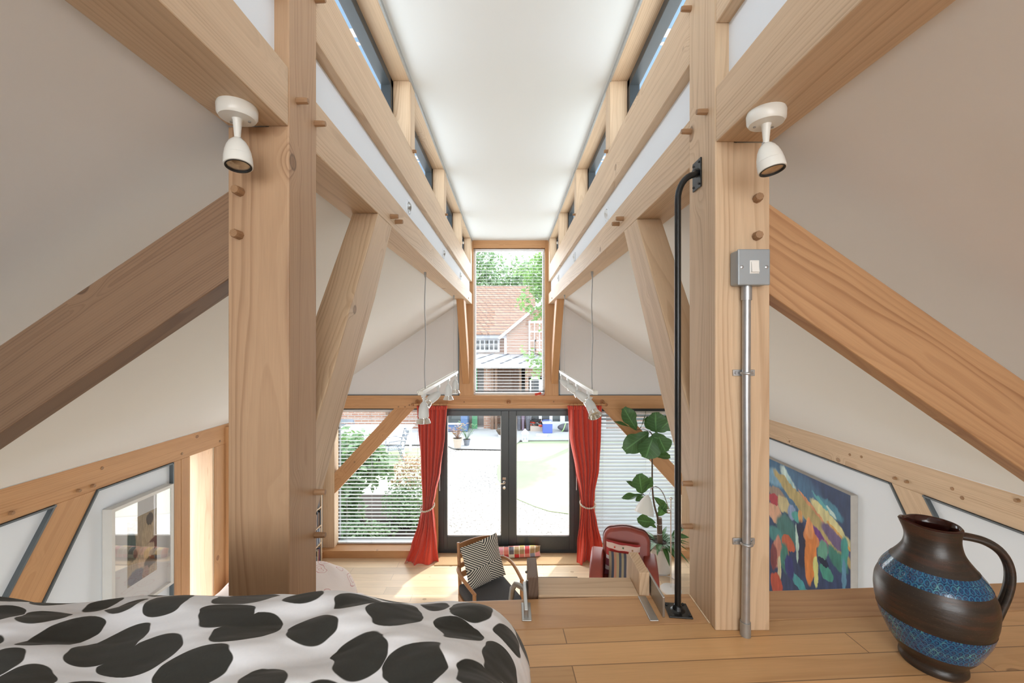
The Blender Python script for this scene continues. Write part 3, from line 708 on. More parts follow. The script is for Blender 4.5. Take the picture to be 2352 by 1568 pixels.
# garden doors
DY = 5.70
d = sgroup('door_1', 'pair of anthracite framed glazed garden doors', (0, DY, 0))
dx0, dx1 = -1.0, .965; zt = BB
MB().frame_xz(dx0, dx1, 0, zt, DY, DY+.09, .075, .035, .05).build('door_frame', M_anth, d)
Y1 = 5.69
for nm, a, b, ga, gb in (('l', dx0+.077, PX(1168.4, Y1)+.0, PX(1027, Y1), PX(1151, Y1)), ('r', PX(1168.6, Y1), dx1-.077, PX(1186, Y1), PX(1308, Y1))):
    z0, z1 = .052, zt-.037; g0, g1 = PZ(1231, Y1), PZ(955, Y1)
    lf = MB().box(a-.001, ga, Y1, Y1+.07, z0, z1).box(gb, b, Y1, Y1+.07, z0, z1).box(ga, gb, Y1, Y1+.07, z0, g0).box(ga, gb, Y1, Y1+.07, g1, z1).build('door_leaf', M_anth, d, bevel=.004)
    MB().box(ga-.01, gb+.01, Y1+.03, Y1+.038, g0-.01, g1+.01).build('pane', M_glass, lf)
    MB().box(ga, gb, Y1+.012, Y1+.03, g0, g0+.012).box(ga, ga+.008, Y1+.012, Y1+.03, g0, g1).box(gb-.008, gb, Y1+.012, Y1+.03, g0, g1).build('glazing_bead', M_trimw, lf)
    if nm == 'l':
        hx, hz = PX(1158, Y1), PZ(1107, Y1)
        h = MB().lathe([(.02, 0), (.02, -.01), (.011, -.014), (.011, -.045)], (hx, Y1, hz), (0,1,0), 14).tube([(hx, Y1-.045, hz), (hx-.02, Y1-.05, hz), (hx-.12, Y1-.05, hz-.006)], .0095, 8)
        h.box(hx-.022, hx+.024, Y1-.012, Y1, hz+.035, hz+.07)
        h.build('door_handle', M_chrome, lf, smooth=True)
        MB().lathe([(.022, 0), (.022, -.012), (.012, -.016)], (hx+.001, Y1, PZ(1119, Y1)), (0,1,0), 16).build('door_lock', M_chrome, lf, smooth=True)
MB().box(PX(1163, Y1), PX(1174, Y1), Y1+.03, Y1+.08, .05, BB-.03).build('meeting_strip', M_anth, d)
# thin white blind wand by the doors
for x, y0, y1, s_ in ((1010, 1080, 1127, 'left'), (1324, 1075, 1125, 'right')):
    tag(MB().tube([P(x, y0-60, 5.6), P(x, y1, 5.6)], .004, 6).build('blind_wand', M_uw), 'thin white blind wand hanging beside the %s red curtain' % s_, 'blind wand')
# unseen rear wall; its wide window is made up to light the loft
bw = MB().box(XL-.2, XR+.2, YB-.15, YB, -.1, 2.45).box(XL-.2, -1.5, YB-.15, YB, 2.45, 3.3).box(1.5, XR+.2, YB-.15, YB, 2.45, 3.3).box(-1.5, -1.4, YB-.15, YB, 2.45, 3.5).box(1.4, 1.5, YB-.15, YB, 2.45, 3.5).box(-1.5, 1.5, YB-.15, YB, 4.1, 4.6)
struct(bw.build('wall_back', M_wall), 'plaster wall behind the camera')
struct(MB().box(-1.4, 1.4, YB-.1, YB-.09, 2.45, 4.1).build('window_7', M_glass), 'made-up window behind the camera, added to let in light')
M_bead = plain('pearl_beads', (.62,.56,.46), .35)
# ================================================================ blinds
def blind(label, x0, x1, z0, z1, Y, sp, wd, tilt, cords, red=False):
    t = thing('venetian_blind', label, 'blind', ((x0+x1)/2, Y, z0))
    mb = MB(); n = int((z1-z0-.03)/sp); rot = Euler((tilt, 0, 0)).to_matrix()
    for i in range(n):
        z = z0+.03+i*sp
        mb.obox(((x0+x1)/2, Y, z), (x1-x0, wd, .0016), rot)
    mb.build('slats', M_slat, t)
    MB().box(x0, x1, Y-.02, Y+.02, z1-.03, z1).build('headrail', M_trimw, t)
    MB().box(x0, x1, Y-.014, Y+.014, z0, z0+.014).build('bottom_rail', M_trimw if not red else M_black, t)
    for c in cords: MB().tube([(c, Y-wd*.5, z0), (c, Y-wd*.5, z1)], .0012, 5).tube([(c, Y+wd*.5, z0), (c, Y+wd*.5, z1)], .0012, 5).build('cord', M_cord, t)
    return t
blind('open venetian blind over the left garden window, shrub showing through', -2.424, -1.215, .105, 1.985, 5.765, .0505, .028, R(4), (-2.3, -1.95, -1.30))
blind('nearly closed venetian blind over the right garden window behind the fig', 1.175, 2.362, .105, 1.96, 5.765, .0505, .05, R(40), (1.3, 1.9, 2.3))
tb_ = blind('narrow slatted blind over the tall upper window', PX(1092, 5.7), PX(1250, 5.7), 2.245, 4.225, 5.70, .0425, .026, R(3), (PX(1117, 5.7), PX(1172, 5.7), PX(1224, 5.7)), True)
q = P(1236, 904, 5.66)
tag(MB().obox(q, (.09, .012, .03), Euler((0, R(-14), 0)).to_matrix()).tube([q+Vector((.02,0,-.01)), q+Vector((.07,-.01,-.03)), q+Vector((.10,0,.01))], .003, 5).build('red_clip', M_red), 'small red clip at the foot of the tall upper window', 'clip')
# ================================================================ curtains
def lerp_tab(tab, t):
    for a, b in zip(tab, tab[1:]):
        if t <= b[0]:
            k = (t-a[0])/(b[0]-a[0]); k = k*k*(3-2*k)*.5+k*.5
            return [a[i]+(b[i]-a[i])*k for i in range(len(a))]
    return list(tab[-1])
def curtain(label, tab, seed, tie):
    D = 5.47; t = thing('curtain', label, 'curtain', (PX((tab[-1][1]+tab[-1][2])/2, D), D, 0), group='red curtains beside the garden doors')
    r = random.Random(seed); nf = 7; ph = [r.uniform(-.5, .5) for _ in range(12)]
    y0, y1 = tab[0][0], tab[-1][0]
    def fn(u, v):
        y = y0+(y1-y0)*v; _, xl, xr, am = lerp_tab(tab, y)
        uu = u + .035*math.sin(v*7+ph[0]*6+u*5)*(.3+v)
        w = uu*nf*2*math.pi
        a = math.sin(w+ph[1]+.5*math.sin(v*2.2))+.12*math.sin(w*2+ph[2]*5+v*3)+.4*math.sin(w*.5+ph[3]*6+v*2)
        lw = max(0, (v-.62)/.38); lw = lw*lw*(3-2*lw); a = a*(1-.8*lw)+lw*.9*(math.sin(u*2*math.pi*2.6+ph[5]*5+v*1.5)+.35*math.sin(u*2*math.pi*5.1+v*6))
        x = xl+(xr-xl)*(u+.012*math.sin(2*w))
        yy = D + am*a*.5
        low = max(0, (v-.82)/.18)
        yy += -.05*low*low + .03*low*math.sin(u*7+v*13+ph[4]*4)
        z = max(.006, PZ(y, D))
        x = xl+(xr-xl)*(u+.012*(1-low)*math.sin(2*w))
        X = PX(x, D)+.01*low*math.sin(v*22+u*5)
        return (X, yy, z)
    o = MB().grid(fn, 150, 80).build('fabric', M_red, t, smooth=True, angle=180, solid=.004)
    # heading tape gathers
    h = MB()
    for i in range(18):
        x = tab[0][1]+(tab[0][2]-tab[0][1])*(i+.5)/18; h.box(PX(x, D)-.006, PX(x, D)+.006, D-.03, D-.012, PZ(940, D), PZ(932, D))
    h.build('heading_pleats', M_red, t)
    # beads
    yb, xl, xr, tl = tie; rr = (PX(xr, D)-PX(xl, D))/2; cx = (PX(xl, D)+PX(xr, D))/2
    b = MB(); nb = 26
    for i in range(nb):
        w = 2*math.pi*i/nb; b.ball((cx+rr*math.cos(w), D+.075*math.sin(w), PZ(yb, D)+.035*math.sin(w)+.035*math.cos(w)*tl), .0125, 8)
    b.build('bead_tieback', M_bead, t, smooth=True)
curtain('red curtain left of the garden doors, gathered by beads and pooling on the floor',
   [(931,958,1028,.05),(940,960,1027,.07),(1000,962,1023,.07),(1080,966,1012,.06),(1130,969,1001,.05),(1162,970,995,.045),(1200,962,999,.06),(1250,946,1004,.08),(1283,934,1006,.07),(1290,931,1007,.06)], 3, (1163, 966, 997, .6))
curtain('red curtain right of the garden doors, gathered by beads behind the leather armchair',
   [(931,1303,1382,.05),(940,1305,1381,.07),(1000,1308,1380,.07),(1080,1322,1377,.06),(1130,1331,1367,.05),(1160,1335,1364,.045),(1200,1331,1371,.06),(1250,1326,1382,.08),(1283,1323,1386,.07),(1292,1323,1387,.06)], 9, (1156, 1333, 1367, -.2))
t = thing('curtain_pole', 'slim wooden curtain pole with rings above the garden doors', 'curtain pole', (0, 5.47, 2.09))
a, b = P(948, 929, 5.47), P(1392, 929, 5.47)
MB().tube([a, b], .011, 10).build('pole', M_firo, t, grain=(1,0,0))
for q in (a, b): MB().ball(q, .024, 10).build('finial', M_teak, t)
for x in (952, 1168, 1390):
    q = P(x, 927, 5.47); MB().lathe([(.03, 0), (.03, .015), (.012, .02), (.012, .18)], (q.x, YE, q.z), (0,-1,0), 12).build('bracket', M_teak, t)
for x in list(range(962, 1028, 8))+list(range(1308, 1382, 9)):
    q = P(x, 929, 5.47); MB().tube([q+Vector((0, .02*math.cos(w), .02*math.sin(w))) for w in [i*math.pi/5 for i in range(10)]], .003, 5, closed=True).build('ring', M_teak, t)
# ================================================================ lamps
def orient_lathe(mb, prof, o, ax, n=24): return mb.lathe(prof, o, ax, n)
def ceiling_spot(label, cx, cy, ax, drop=.0):
    t = thing('ceiling_spotlight', label, 'spotlight', (cx, cy, PBZ), group='white spotlights under the near purlins')
    S = .82
    def LS(*a): return [(r_*S, h_*S) for r_, h_ in a]
    MB().lathe(LS((.0, 0), (.046, 0), (.048, -.006), (.047, -.026), (.042, -.034), (.0, -.036)), (cx, cy, PBZ), (0,0,1), 40).build('canopy', M_lampw, t, smooth=True)
    for s in (-1, 1): MB().lathe([(.003, 0), (.003, -.002)], (cx+s*.020, cy+.010, PBZ-.0352*S), (0,0,1), 10).build('screw', M_steel, t)
    b = Vector((cx, cy, PBZ-.034*S))
    MB().lathe(LS((.014, 0), (.011, -.006), (.0085, -.035), (.007, -.052)), b, (0,0,1), 18).build('stem', M_lampw, t, smooth=True)
    j = Vector((cx, cy, PBZ-.088*S)); MB().ball(j, .0062, 10).tube([j+Vector((-.008,0,0)), j+Vector((.008,0,0))], .004, 8).build('swivel', M_steel, t)
    ax = Vector(ax).normalized(); o = j
    h = MB().lathe(LS((.004, -.002), (.012, .001), (.020, .010), (.026, .022), (.0305, .038), (.0325, .052)), o, ax, 32).build('lamp_head', M_lampw, t, smooth=True)
    MB().lathe(LS((.0329, .0525), (.0338, .070), (.0335, .078), (.0305, .0785), (.0300, .066)), o, ax, 32, cap=False).build('lamp_rim', M_lampw, h, smooth=True)
    MB().lathe(LS((.0309, .0786), (.0309, .0794), (.0272, .0794), (.0272, .074)), o, ax, 32, cap=False).build('gasket', M_blackm, h, smooth=True)
    MB().lathe(LS((.0302, .075), (.024, .068), (.013, .062), (.006, .060), (.006, .066), (.0, .067)), o, ax, 32).build('reflector', M_refl, h, smooth=True)
    MB().lathe(LS((.030, .0765), (.0, .0768)), o, ax, 24).build('lens', M_lens, h)
ceiling_spot('white spotlight fixed under the near left purlin beside the big left post', -.592, .888, (.14, -.16, -1))
ceiling_spot('white spotlight fixed under the near right purlin above the light switch', .569, .910, (.12, -.16, -1))

def track(label, X, y0, y1, zb, cab, heads, side):
    t = thing('track_light', label, 'track light', (X, (y0+y1)/2, zb), group='suspended track lights')
    MB().box(X-.017, X+.017, y0, y1, zb, zb+.028).box(X-.022, X-.010, y0-.02, y1, zb+.020, zb+.03).build('bar', M_lampw, t, bevel=.002)
    for cy, th in cab:
        pts = [(X+.004*math.sin(i*1.1+cy)*(1 if th > .004 else .0), cy, zb+.028+(PBZ-zb-.028)*i/10) for i in range(11)]
        MB().tube(pts, th, 6).build('cable', M_cable, t)
        MB().lathe([(.009, 0), (.009, -.02), (.004, -.04)], (X, cy, PBZ), (0,0,1), 10).build('cable_grip', M_cable, t)
    for i, (y, ax, ln) in enumerate(heads):
        ax = Vector(ax).normalized()
        hd = MB().box(X-.013, X+.013, y-.03, y+.03, zb-.028, zb).lathe([(.010, 0), (.007, -.055)], (X, y, zb-.025), (0,0,1), 12).build('arm', M_trackw, t)
        o = Vector((X, y, zb-.085))
        b = MB().lathe([(.010, -.022), (.026, -.004), (.036, .03), (.038, .085), (.035, .092)], o, ax, 24).build('lamp_head', M_trackw, t, smooth=True)
        MB().lathe([(.033, .092), (.032, .098), (.040, .100), (.053, .130), (.054, .134), (.050, .135), (.036, .104), (.016, .10), (.0, .10)], o, ax, 28).build('bulb', M_refl, b, smooth=True)
        MB().lathe([(.050, .1335), (.0, .136)], o, ax, 24).build('lens', M_lens, b)
ZB = 2.572
track('white four-lamp track light hanging from the left lower purlin', -.63, 2.86, 4.82, ZB, [(3.03, .0045), (4.57, .0018)],
      [(2.98, (0,-.05,-1), 1), (3.58, (-.75,-.35,-.55), 1), (4.17, (0,-.05,-1), 1), (4.70, (.0,-.05,-1), 1)], 'left')
track('white four-lamp track light hanging from the right lower purlin, lamps tilted to the right', .60, 2.88, 4.86, ZB, [(3.0, .0045), (4.52, .0018)],
      [(3.13, (.25,-.72,-.75), 1), (3.67, (.8,-.25,-.62), 1), (4.24, (.8,-.2,-.6), 1), (4.78, (.8,-.2,-.6), 1)], 'right')
for sgn, lst, side in ((-1, (2.24, 3.42, 4.58), 'left'), (1, (2.36, 3.55, 4.74), 'right')):
    for y, nm in zip(lst, ('nearest', 'middle', 'farthest')):
        z = 3.675; t = thing('eyeball_downlight', '%s small round white light set in the %s white strip between purlins' % (nm, side), 'recessed light', (sgn*.561, y, z), group='recessed lights in the white strips')
        MB().lathe([(.047, 0), (.045, .006), (.036, .008), (.034, .002)], (sgn*.561, y, z), (-sgn,0,0), 28).build('ring', M_white, t, smooth=True)
        MB().lathe([(.034, .003), (.030, .008), (.020, .012), (.0, .004)], (sgn*.561, y, z), (-sgn, -.1, -.3), 24).build('lamp', M_trackw if sgn > 0 else M_steel, t, smooth=True)
# ================================================================ switch, conduit, pole
sx0, sx1 = .5625, .6405; sy = 1.01; sz0, sz1 = 3.089, 3.176
t = thing('light_switch', 'grey metal-clad light switch box on the big right post', 'light switch', (.60, 1.05, sz0))
MB().box(sx0, sx1, sy+.004, 1.05, sz0, sz1).build('back_box', M_box, t, bevel=.006, segs=3)
MB().box(sx0-.001, sx1+.001, sy-.001, sy+.005, sz0-.001, sz1+.001).build('face_plate', M_box, t, bevel=.004, segs=3)
cx = (sx0+sx1)/2; cz = (sz0+sz1)/2
MB().box(cx-.0115, cx+.0115, sy-.003, sy, cz-.0165, cz+.0165).build('switch_surround', M_switch, t, bevel=.001)
MB().prism([(cx-.009, sy-.003, cz-.013), (cx-.009, sy-.003, cz+.013), (cx-.009, sy-.0045, cz+.013), (cx-.009, sy-.009, cz-.013)], (.018,0,0)).build('rocker', M_switch, t, bevel=.0006)
for s in (-1, 1): MB().lathe([(.0042, 0), (.0042, -.001), (.0015, -.0022)], (cx+s*.0302, sy-.001, cz), (0,1,0), 14).build('screw', M_gal, t, smooth=True)
t = thing('conduit_pipe', 'galvanised conduit pipe running down the big right post from the switch', 'pipe', (.599, 1.03, LZ))
X, Y = .597, 1.034
MB().tube([(X, Y, sz0-.03), (X-.001, Y, 2.8), (X, Y, 2.5), (X-.003, Y, LZ)], .0098, 16).build('pipe', M_gal, t, smooth=True)
MB().lathe([(.0125, 0), (.0125, .038)], (X, Y, sz0-.036), (0,0,1), 16).build('coupler', M_gal, t, smooth=True)
MB().lathe([(.0125, 0), (.0125, .035)], (X-.003, Y, LZ), (0,0,1), 16).build('coupler', M_steeltrim, t, smooth=True)
for yy in (857, 1250):
    z = PZ(yy, 1.03); mb = MB()
    mb.box(X-.028, X+.028, 1.045, 1.049, z-.008, z+.008)
    mb.tube([(X+.0122*math.cos(a), Y-.0122*math.sin(a)+.0, z) for a in [math.pi*i/10 for i in range(-1, 12)]], .0035, 8)
    sd = mb.build('saddle', M_gal, t, smooth=True, bevel=.001)
    for s in (-1, 1): MB().lathe([(.004, 0), (.003, -.003)], (X+s*.021, 1.045, z), (0,1,0), 10).build('screw', M_gal, sd)
t = thing('grab_pole', 'slim black iron pole beside the ladder, bent at the top to the right post', 'pole', (.461, 1.126, LZ))
px_, py_ = .461, 1.126
pth = [(px_, py_, LZ+.005), (px_, py_, 3.0), (px_, py_, 3.33)]
for i in range(1, 9):
    a = i/8*math.pi/2*.92; pth.append((px_+.052*(1-math.cos(a)), py_+.003*i/8*1.5, 3.335+.075*math.sin(a)))
pth.append((.522, 1.14, 3.420))
MB().tube(pth, .0085, 14).build('pole', M_black, t, smooth=True, angle=80)
MB().obox((px_, py_, LZ+.002), (.062, .062, .004), Euler((0,0,R(-6))).to_matrix()).lathe([(.021, .003), (.014, .007), (.0105, .016), (.0088, .018)], (px_, py_, LZ), (0,0,1), 18).build('base_plate', M_black, t, bevel=.001)
for a in (-1, 1):
    for b in (-1, 1): MB().ball((px_+a*.023, py_+b*.023, LZ+.005), .0035, 8).build('screw', M_blackm, t)
MB().box(.5215, .5255, 1.122, 1.172, 3.375, 3.455).lathe([(.014, 0), (.0105, -.008), (.009, -.012)], (.522, 1.145, 3.42), (1,0,0), 16).build('wall_plate', M_black, t, bevel=.001)
for a in (1.130, 1.164):
    for b in (3.385, 3.445): MB().ball((.521, a, b), .0035, 8).build('screw', M_blackm, t)
# ================================================================ ladder
t = thing('loft_ladder', 'wooden ladder head with steel brackets rising at the loft edge', 'ladder', (.23, 1.24, 0))
def lx(x, D): return PX(x, D)
sl = .30
for x0, x1, m_, zt_, yA, yB in ((PX(1213, 1.205), PX(1236, 1.205), M_edge, 2.259, 1.200, 1.300), (PX(1467, 1.20), PX(1491, 1.20), M_fir, 2.274, 1.195, 1.305)):
    MB().prism([(x0, yA, zt_), (x0, yB, zt_+.004), (x0, yB+.001, zt_-.02), (x0, yB+.50, 0), (x0, yA+.62, 0), (x0, yA+.03, 2.1), (x0, yA, 2.18)], (x1-x0, 0, 0)).build('stile', M_greywood if m_ is M_edge else m_, t, grain=(0, .2, -1), bevel=.0025)
xa, xb = PX(1236, 1.205), PX(1467, 1.20)
MB().box(xa, xb, 1.193, 1.285, LZ-.028, LZ+.002).build('tread', M_fir, t, grain=(1,0,0), bevel=.003)
MB().box(xa, xa+.13, 1.2855, 1.294, LZ-.028, LZ-.002).build('tread_nosing', M_greywood, t, grain=(1,0,0))
for i in range(1, 8):
    z = LZ-i*.27; y = 1.24+i*.068
    MB().box(xa, xb, y-.03, y+.06, z-.028, z).build('tread', M_fir, t, grain=(1,0,0), bevel=.003)
MB().box(PX(1203.5, 1.12), PX(1209, 1.12)+.004, 1.095, 1.225, LZ, LZ+.025).box(PX(1203, 1.12)-.006, PX(1209, 1.12)+.013, 1.085, 1.16, LZ, LZ+.003).build('bracket', M_steel, t, bevel=.002)
MB().box(PX(1493, 1.2), PX(1498, 1.2), 1.10, 1.245, LZ, LZ+.055).box(PX(1483, 1.12), PX(1503, 1.12), 1.085, 1.19, LZ, LZ+.003).build('bracket', M_steel, t, bevel=.004)
hk = [(PX(1174, 1.24), 1.27, 2.05), (PX(1174, 1.24), 1.27, 2.15), (PX(1177, 1.24), 1.265, 2.185), (PX(1184, 1.24), 1.26, 2.202), (PX(1195, 1.24), 1.25, 2.202), (PX(1205, 1.24), 1.245, 2.196), (PX(1211, 1.24), 1.24, 2.185)]
MB().tube(hk, .0085, 10).build('hook', M_steel, t, smooth=True)
MB().ball((PX(1209, 1.24), 1.25, 2.245), .004, 8).tube([(PX(1210, 1.24), 1.215, 2.17), (PX(1210, 1.24), 1.215, 2.24)], .004, 8).build('bolt', M_steel, t)
# ================================================================ jug
JS = .935; jc = Vector((.975, .945, LZ)); t = thing('jug', 'large round brown ceramic jug with two blue patterned bands on the loft floor', 'jug', jc)
def jr(z):  # outer radius
    tab = [(0,.060),(.006,.0635),(.014,.0625),(.022,.058),(.05,.079),(.10,.1005),(.14,.1095),(.165,.1115),(.19,.1095),(.225,.096),(.25,.078),(.27,.063),(.285,.055),(.305,.0505),(.320,.050),(.335,.0525),(.343,.0535)]
    z = z/JS
    for a, b in zip(tab, tab[1:]):
        if z <= b[0]:
            k = (z-a[0])/(b[0]-a[0]); return (a[1]+(b[1]-a[1])*k)*.93
    return tab[-1][1]*.93
def jrs(z): return (jr(max(0,z-.006))+jr(z)*2+jr(min(.3207,z+.006)))/4 if z > .03 else jr(z)
hdir = Vector((.93, -.36, 0)).normalized()      # handle side
def jlathe(z0, z1, off=0, n=72, m=24, spout=False):
    mb = MB(); vs = []; L = [z0+(z1-z0)*i/m for i in range(m+1)]
    for z in L:
        for k in range(n):
            w = 2*math.pi*k/n; d = Vector((math.cos(w), math.sin(w), 0)); r = jrs(z)+off
            if z > .266:
                c = max(0, d.dot(-hdir)); s_ = max(0, (z-.266)/.055); r += (.013*s_**1.5)*c**14; zz = z+.006*s_*c**8
            else: zz = z
            vs.append(jc+d*r+Vector((0,0,zz)))
    mb.add(vs, [(i*n+k, i*n+(k+1) % n, (i+1)*n+(k+1) % n, (i+1)*n+k) for i in range(m) for k in range(n)])
    return mb
b = jlathe(0, .3207, m=70); n = 72
mb_in = MB()
b.build('body', M_jugb, t, smooth=True, angle=180, origin=jc)
# lip and inside
vs = []; lv = [(.3207, 0), (.3245, -.003), (.322, -.0065), (.305, -.007), (.28, -.009), (.252, -.009), (.215, -.010)]
for z, off in lv:
    for k in range(n):
        w = 2*math.pi*k/n; d = Vector((math.cos(w), math.sin(w), 0)); zz = min(z, .3207); r = jrs(zz)+off
        if z > .266: c = max(0, d.dot(-hdir)); s_ = max(0, (zz-.266)/.055); r += (.013*s_**1.5)*c**14; z2 = z+.006*s_*c**8
        else: z2 = z
        vs.append(jc+d*r+Vector((0,0,z2)))
MB().add(vs, [(i*n+k, i*n+(k+1) % n, (i+1)*n+(k+1) % n, (i+1)*n+k) for i in range(len(lv)-1) for k in range(n)]).build('lip', M_jugin, t, smooth=True, angle=180)
jlathe(.201, .232, .0007, m=14).build('blue_band', M_jugblue, t, smooth=True, angle=180, origin=jc)
jlathe(.052, .113, .0007, m=16).build('blue_band', M_jugblue, t, smooth=True, angle=180, origin=jc)
hp = []
for r, z in ((.042, .302), (.065, .302), (.092, .297), (.116, .280), (.129, .252), (.131, .220), (.125, .185), (.114, .150), (.106, .124), (.099, .105)):
    hp.append(jc+hdir*r+Vector((0,0,z)))
# smooth it
def smooth_path(p, k=3):
    for _ in range(k):
        q = [p[0]]
        for a, b_ in zip(p, p[1:]): q += [a*.75+b_*.25, a*.25+b_*.75]
        q.append(p[-1]); p = q
    return p
hs = smooth_path(hp, 2)
MB().tube(hs, [.0125 if i < 3 else .0088 for i in range(len(hs))], 12).tube([q+Vector((hdir.y, -hdir.x, 0))*.006 for q in hs], .0065, 8).tube([q-Vector((hdir.y, -hdir.x, 0))*.006 for q in hs], .0065, 8).build('handle', M_jugb, t, smooth=True, angle=80)
# ================================================================ bed and duvet
t = thing('bed', 'low bed on the loft, hidden beneath the spotted duvet', 'bed', (-.85, -.2, LZ))
MB().box(-1.75, -.08, -1.2, .60, LZ+.06, LZ+.245).build('mattress', M_linen, t, bevel=.04, segs=4)
MB().box(-1.72, -.11, -1.17, .57, LZ, LZ+.06).build('bed_base', M_fir_shaded, t)
def duvet(u, v):
    X0, X1, Y0, Y1 = -2.05, .26, -1.35, .93
    s = X0+(X1-X0)*u; w = Y0+(Y1-Y0)*v
    def wrap(a, lo, hi, r, drop):      # arc length -> (pos, height drop)
        if a > hi:
            d = a-hi
            if d < r*math.pi/2: return hi+r*math.sin(d/r), r*(1-math.cos(d/r))
            return hi+r+ (d-r*math.pi/2)*.12, r+(d-r*math.pi/2)
        if a < lo:
            d = lo-a
            if d < r*math.pi/2: return lo-r*math.sin(d/r), r*(1-math.cos(d/r))
            return lo-r-(d-r*math.pi/2)*.12, r+(d-r*math.pi/2)
        return a, 0
    x, dx = wrap(s, -1.68, -.070-.03*max(0, w), .115, 0); y, dy = wrap(w, -1.15, .625, .12, 0)
    z = LZ+.325-dx-dy
    top = max(0, 1-(dx+dy)/.1)
    z += .006*math.sin(x*9+y*17)+.003*math.sin(x*4.3-y*6+1)*top + .006*math.sin(x*23+y*31)*top
    z += (.007*abs(math.sin(x*9-y*34+1.3*math.sin(x*5)))**.7-.004+.003*math.sin(x*40-y*70+3*math.sin(x*6)))*top
    x += .006*math.sin(w*30)*min(1, dx/.1); y += .006*math.sin(s*26)*min(1, dy/.1)
    return (x, y, max(LZ+.006, z))
o = tag(MB().grid(duvet, 260, 260).build('duvet', M_duvet, smooth=True, angle=180, solid=.004), 'white duvet with big dark charcoal oval spots across the bed in front', 'duvet')
# ================================================================ pictures
bp = []
def cc(cx_, cy_):
    x, y = 1770+cx_/4.75, 1040+cy_/4.75; D = 2.63*F/(x-VX); z = PZ(y, D); return ((4.35-D)/(4.35-3.165), (z-.35)/(1.757-.35))
def patch(cx_, cy_, rx, ry, ang, col, soft=.25):
    u, v = cc(cx_, cy_); u2, _ = cc(cx_+20, cy_); du = (u2-u)/20; _, v2 = cc(cx_, cy_-20); dv = (v2-v)/20
    # image-space tilt approximated in canvas space
    return (u, v, max(.01, rx*du), max(.01, ry*dv), ang, col, soft)
pts_ = [patch(150,330,420,230,-.1,(.07,.17,.30),.6), patch(40,260,120,90,0,(.22,.42,.58),.6), patch(190,290,110,60,-.6,(.62,.78,.74),.6), patch(260,450,140,50,-.9,(.35,.60,.62),.6),
 patch(700,470,160,120,0,(.025,.05,.13),.5), patch(640,600,150,75,-.2,(.07,.25,.36),.4), patch(560,540,110,30,-.4,(.12,.42,.45),.4), patch(660,640,60,22,-.5,(.55,.72,.68),.3),
 patch(420,660,480,95,-.38,(.50,.40,.17),.15), patch(60,430,90,60,0,(.35,.26,.20),.3), patch(640,745,240,85,-.38,(.68,.64,.32),.2), patch(740,900,150,38,-.38,(.66,.38,.10),.2), patch(440,580,160,22,-.45,(.70,.33,.16),.2),
 patch(40,640,75,110,0,(.72,.42,.27),.2), patch(30,500,60,60,0,(.48,.05,.07),.2), patch(140,560,70,90,0,(.60,.52,.28),.25), patch(225,650,45,80,0,(.28,.37,.58),.25), patch(280,700,55,60,0,(.09,.38,.36),.25), patch(320,690,28,70,0,(.75,.40,.15),.2),
 patch(170,830,110,150,0,(.07,.20,.19),.35), patch(60,900,90,90,0,(.08,.28,.28),.4), patch(330,1000,60,260,0,(.02,.03,.08),.3), patch(190,985,70,80,0,(.56,.13,.06),.12), patch(175,1070,25,60,.3,(.56,.13,.06),.15),
 patch(285,990,17,200,.05,(.52,.70,.62),.2), patch(75,1080,50,190,-.1,(.62,.27,.20),.2), patch(30,1130,35,140,-.1,(.22,.06,.07),.3), patch(90,1250,22,130,0,(.72,.66,.42),.2), patch(150,1150,50,160,0,(.06,.24,.20),.4),
 patch(700,940,170,90,-.35,(.16,.12,.24),.3), patch(520,900,90,60,-.5,(.18,.06,.26),.3), patch(590,1020,45,60,-.5,(.55,.04,.30),.3), patch(560,1060,50,120,-.4,(.14,.38,.28),.3),
 patch(440,930,85,90,0,(.72,.29,.12),.2), patch(430,1120,62,330,-.10,(.74,.26,.07),.15), patch(490,1300,28,180,0,(.66,.68,.26),.15), patch(420,820,40,120,0,(.78,.34,.14),.2),
 patch(720,1160,120,90,-.3,(.05,.22,.18),.4), patch(800,1080,45,200,0,(.07,.35,.32),.3), patch(600,1300,75,85,0,(.07,.33,.26),.12), patch(570,1180,60,40,0,(.01,.02,.06),.2),
 patch(310,1430,190,60,-.35,(.08,.38,.42),.15), patch(60,1440,65,130,.2,(.55,.10,.06),.2), patch(200,1240,50,120,0,(.04,.05,.20),.3), patch(800,1350,22,180,0,(.12,.30,.45),.3)]
M_art = art_mat('abstract_painting', (.03,.055,.13), pts_, warp=.022, wscale=9)
t = thing('painting', 'large unframed abstract painting in blues, yellow and orange on the right wall', 'painting', (2.65, 3.75, .55))
MB().box(2.634, XR+.0205, 3.165, 4.35, .35, 1.757).build('stretcher', M_canvas, t, bevel=.004)
MB().add([(2.6325, 4.348, .352), (2.6325, 3.167, .352), (2.6325, 3.167, 1.755), (2.6325, 4.348, 1.755)], [(0,1,2,3)], [(0,0),(1,0),(1,1),(0,1)]).build('canvas', M_art, t)
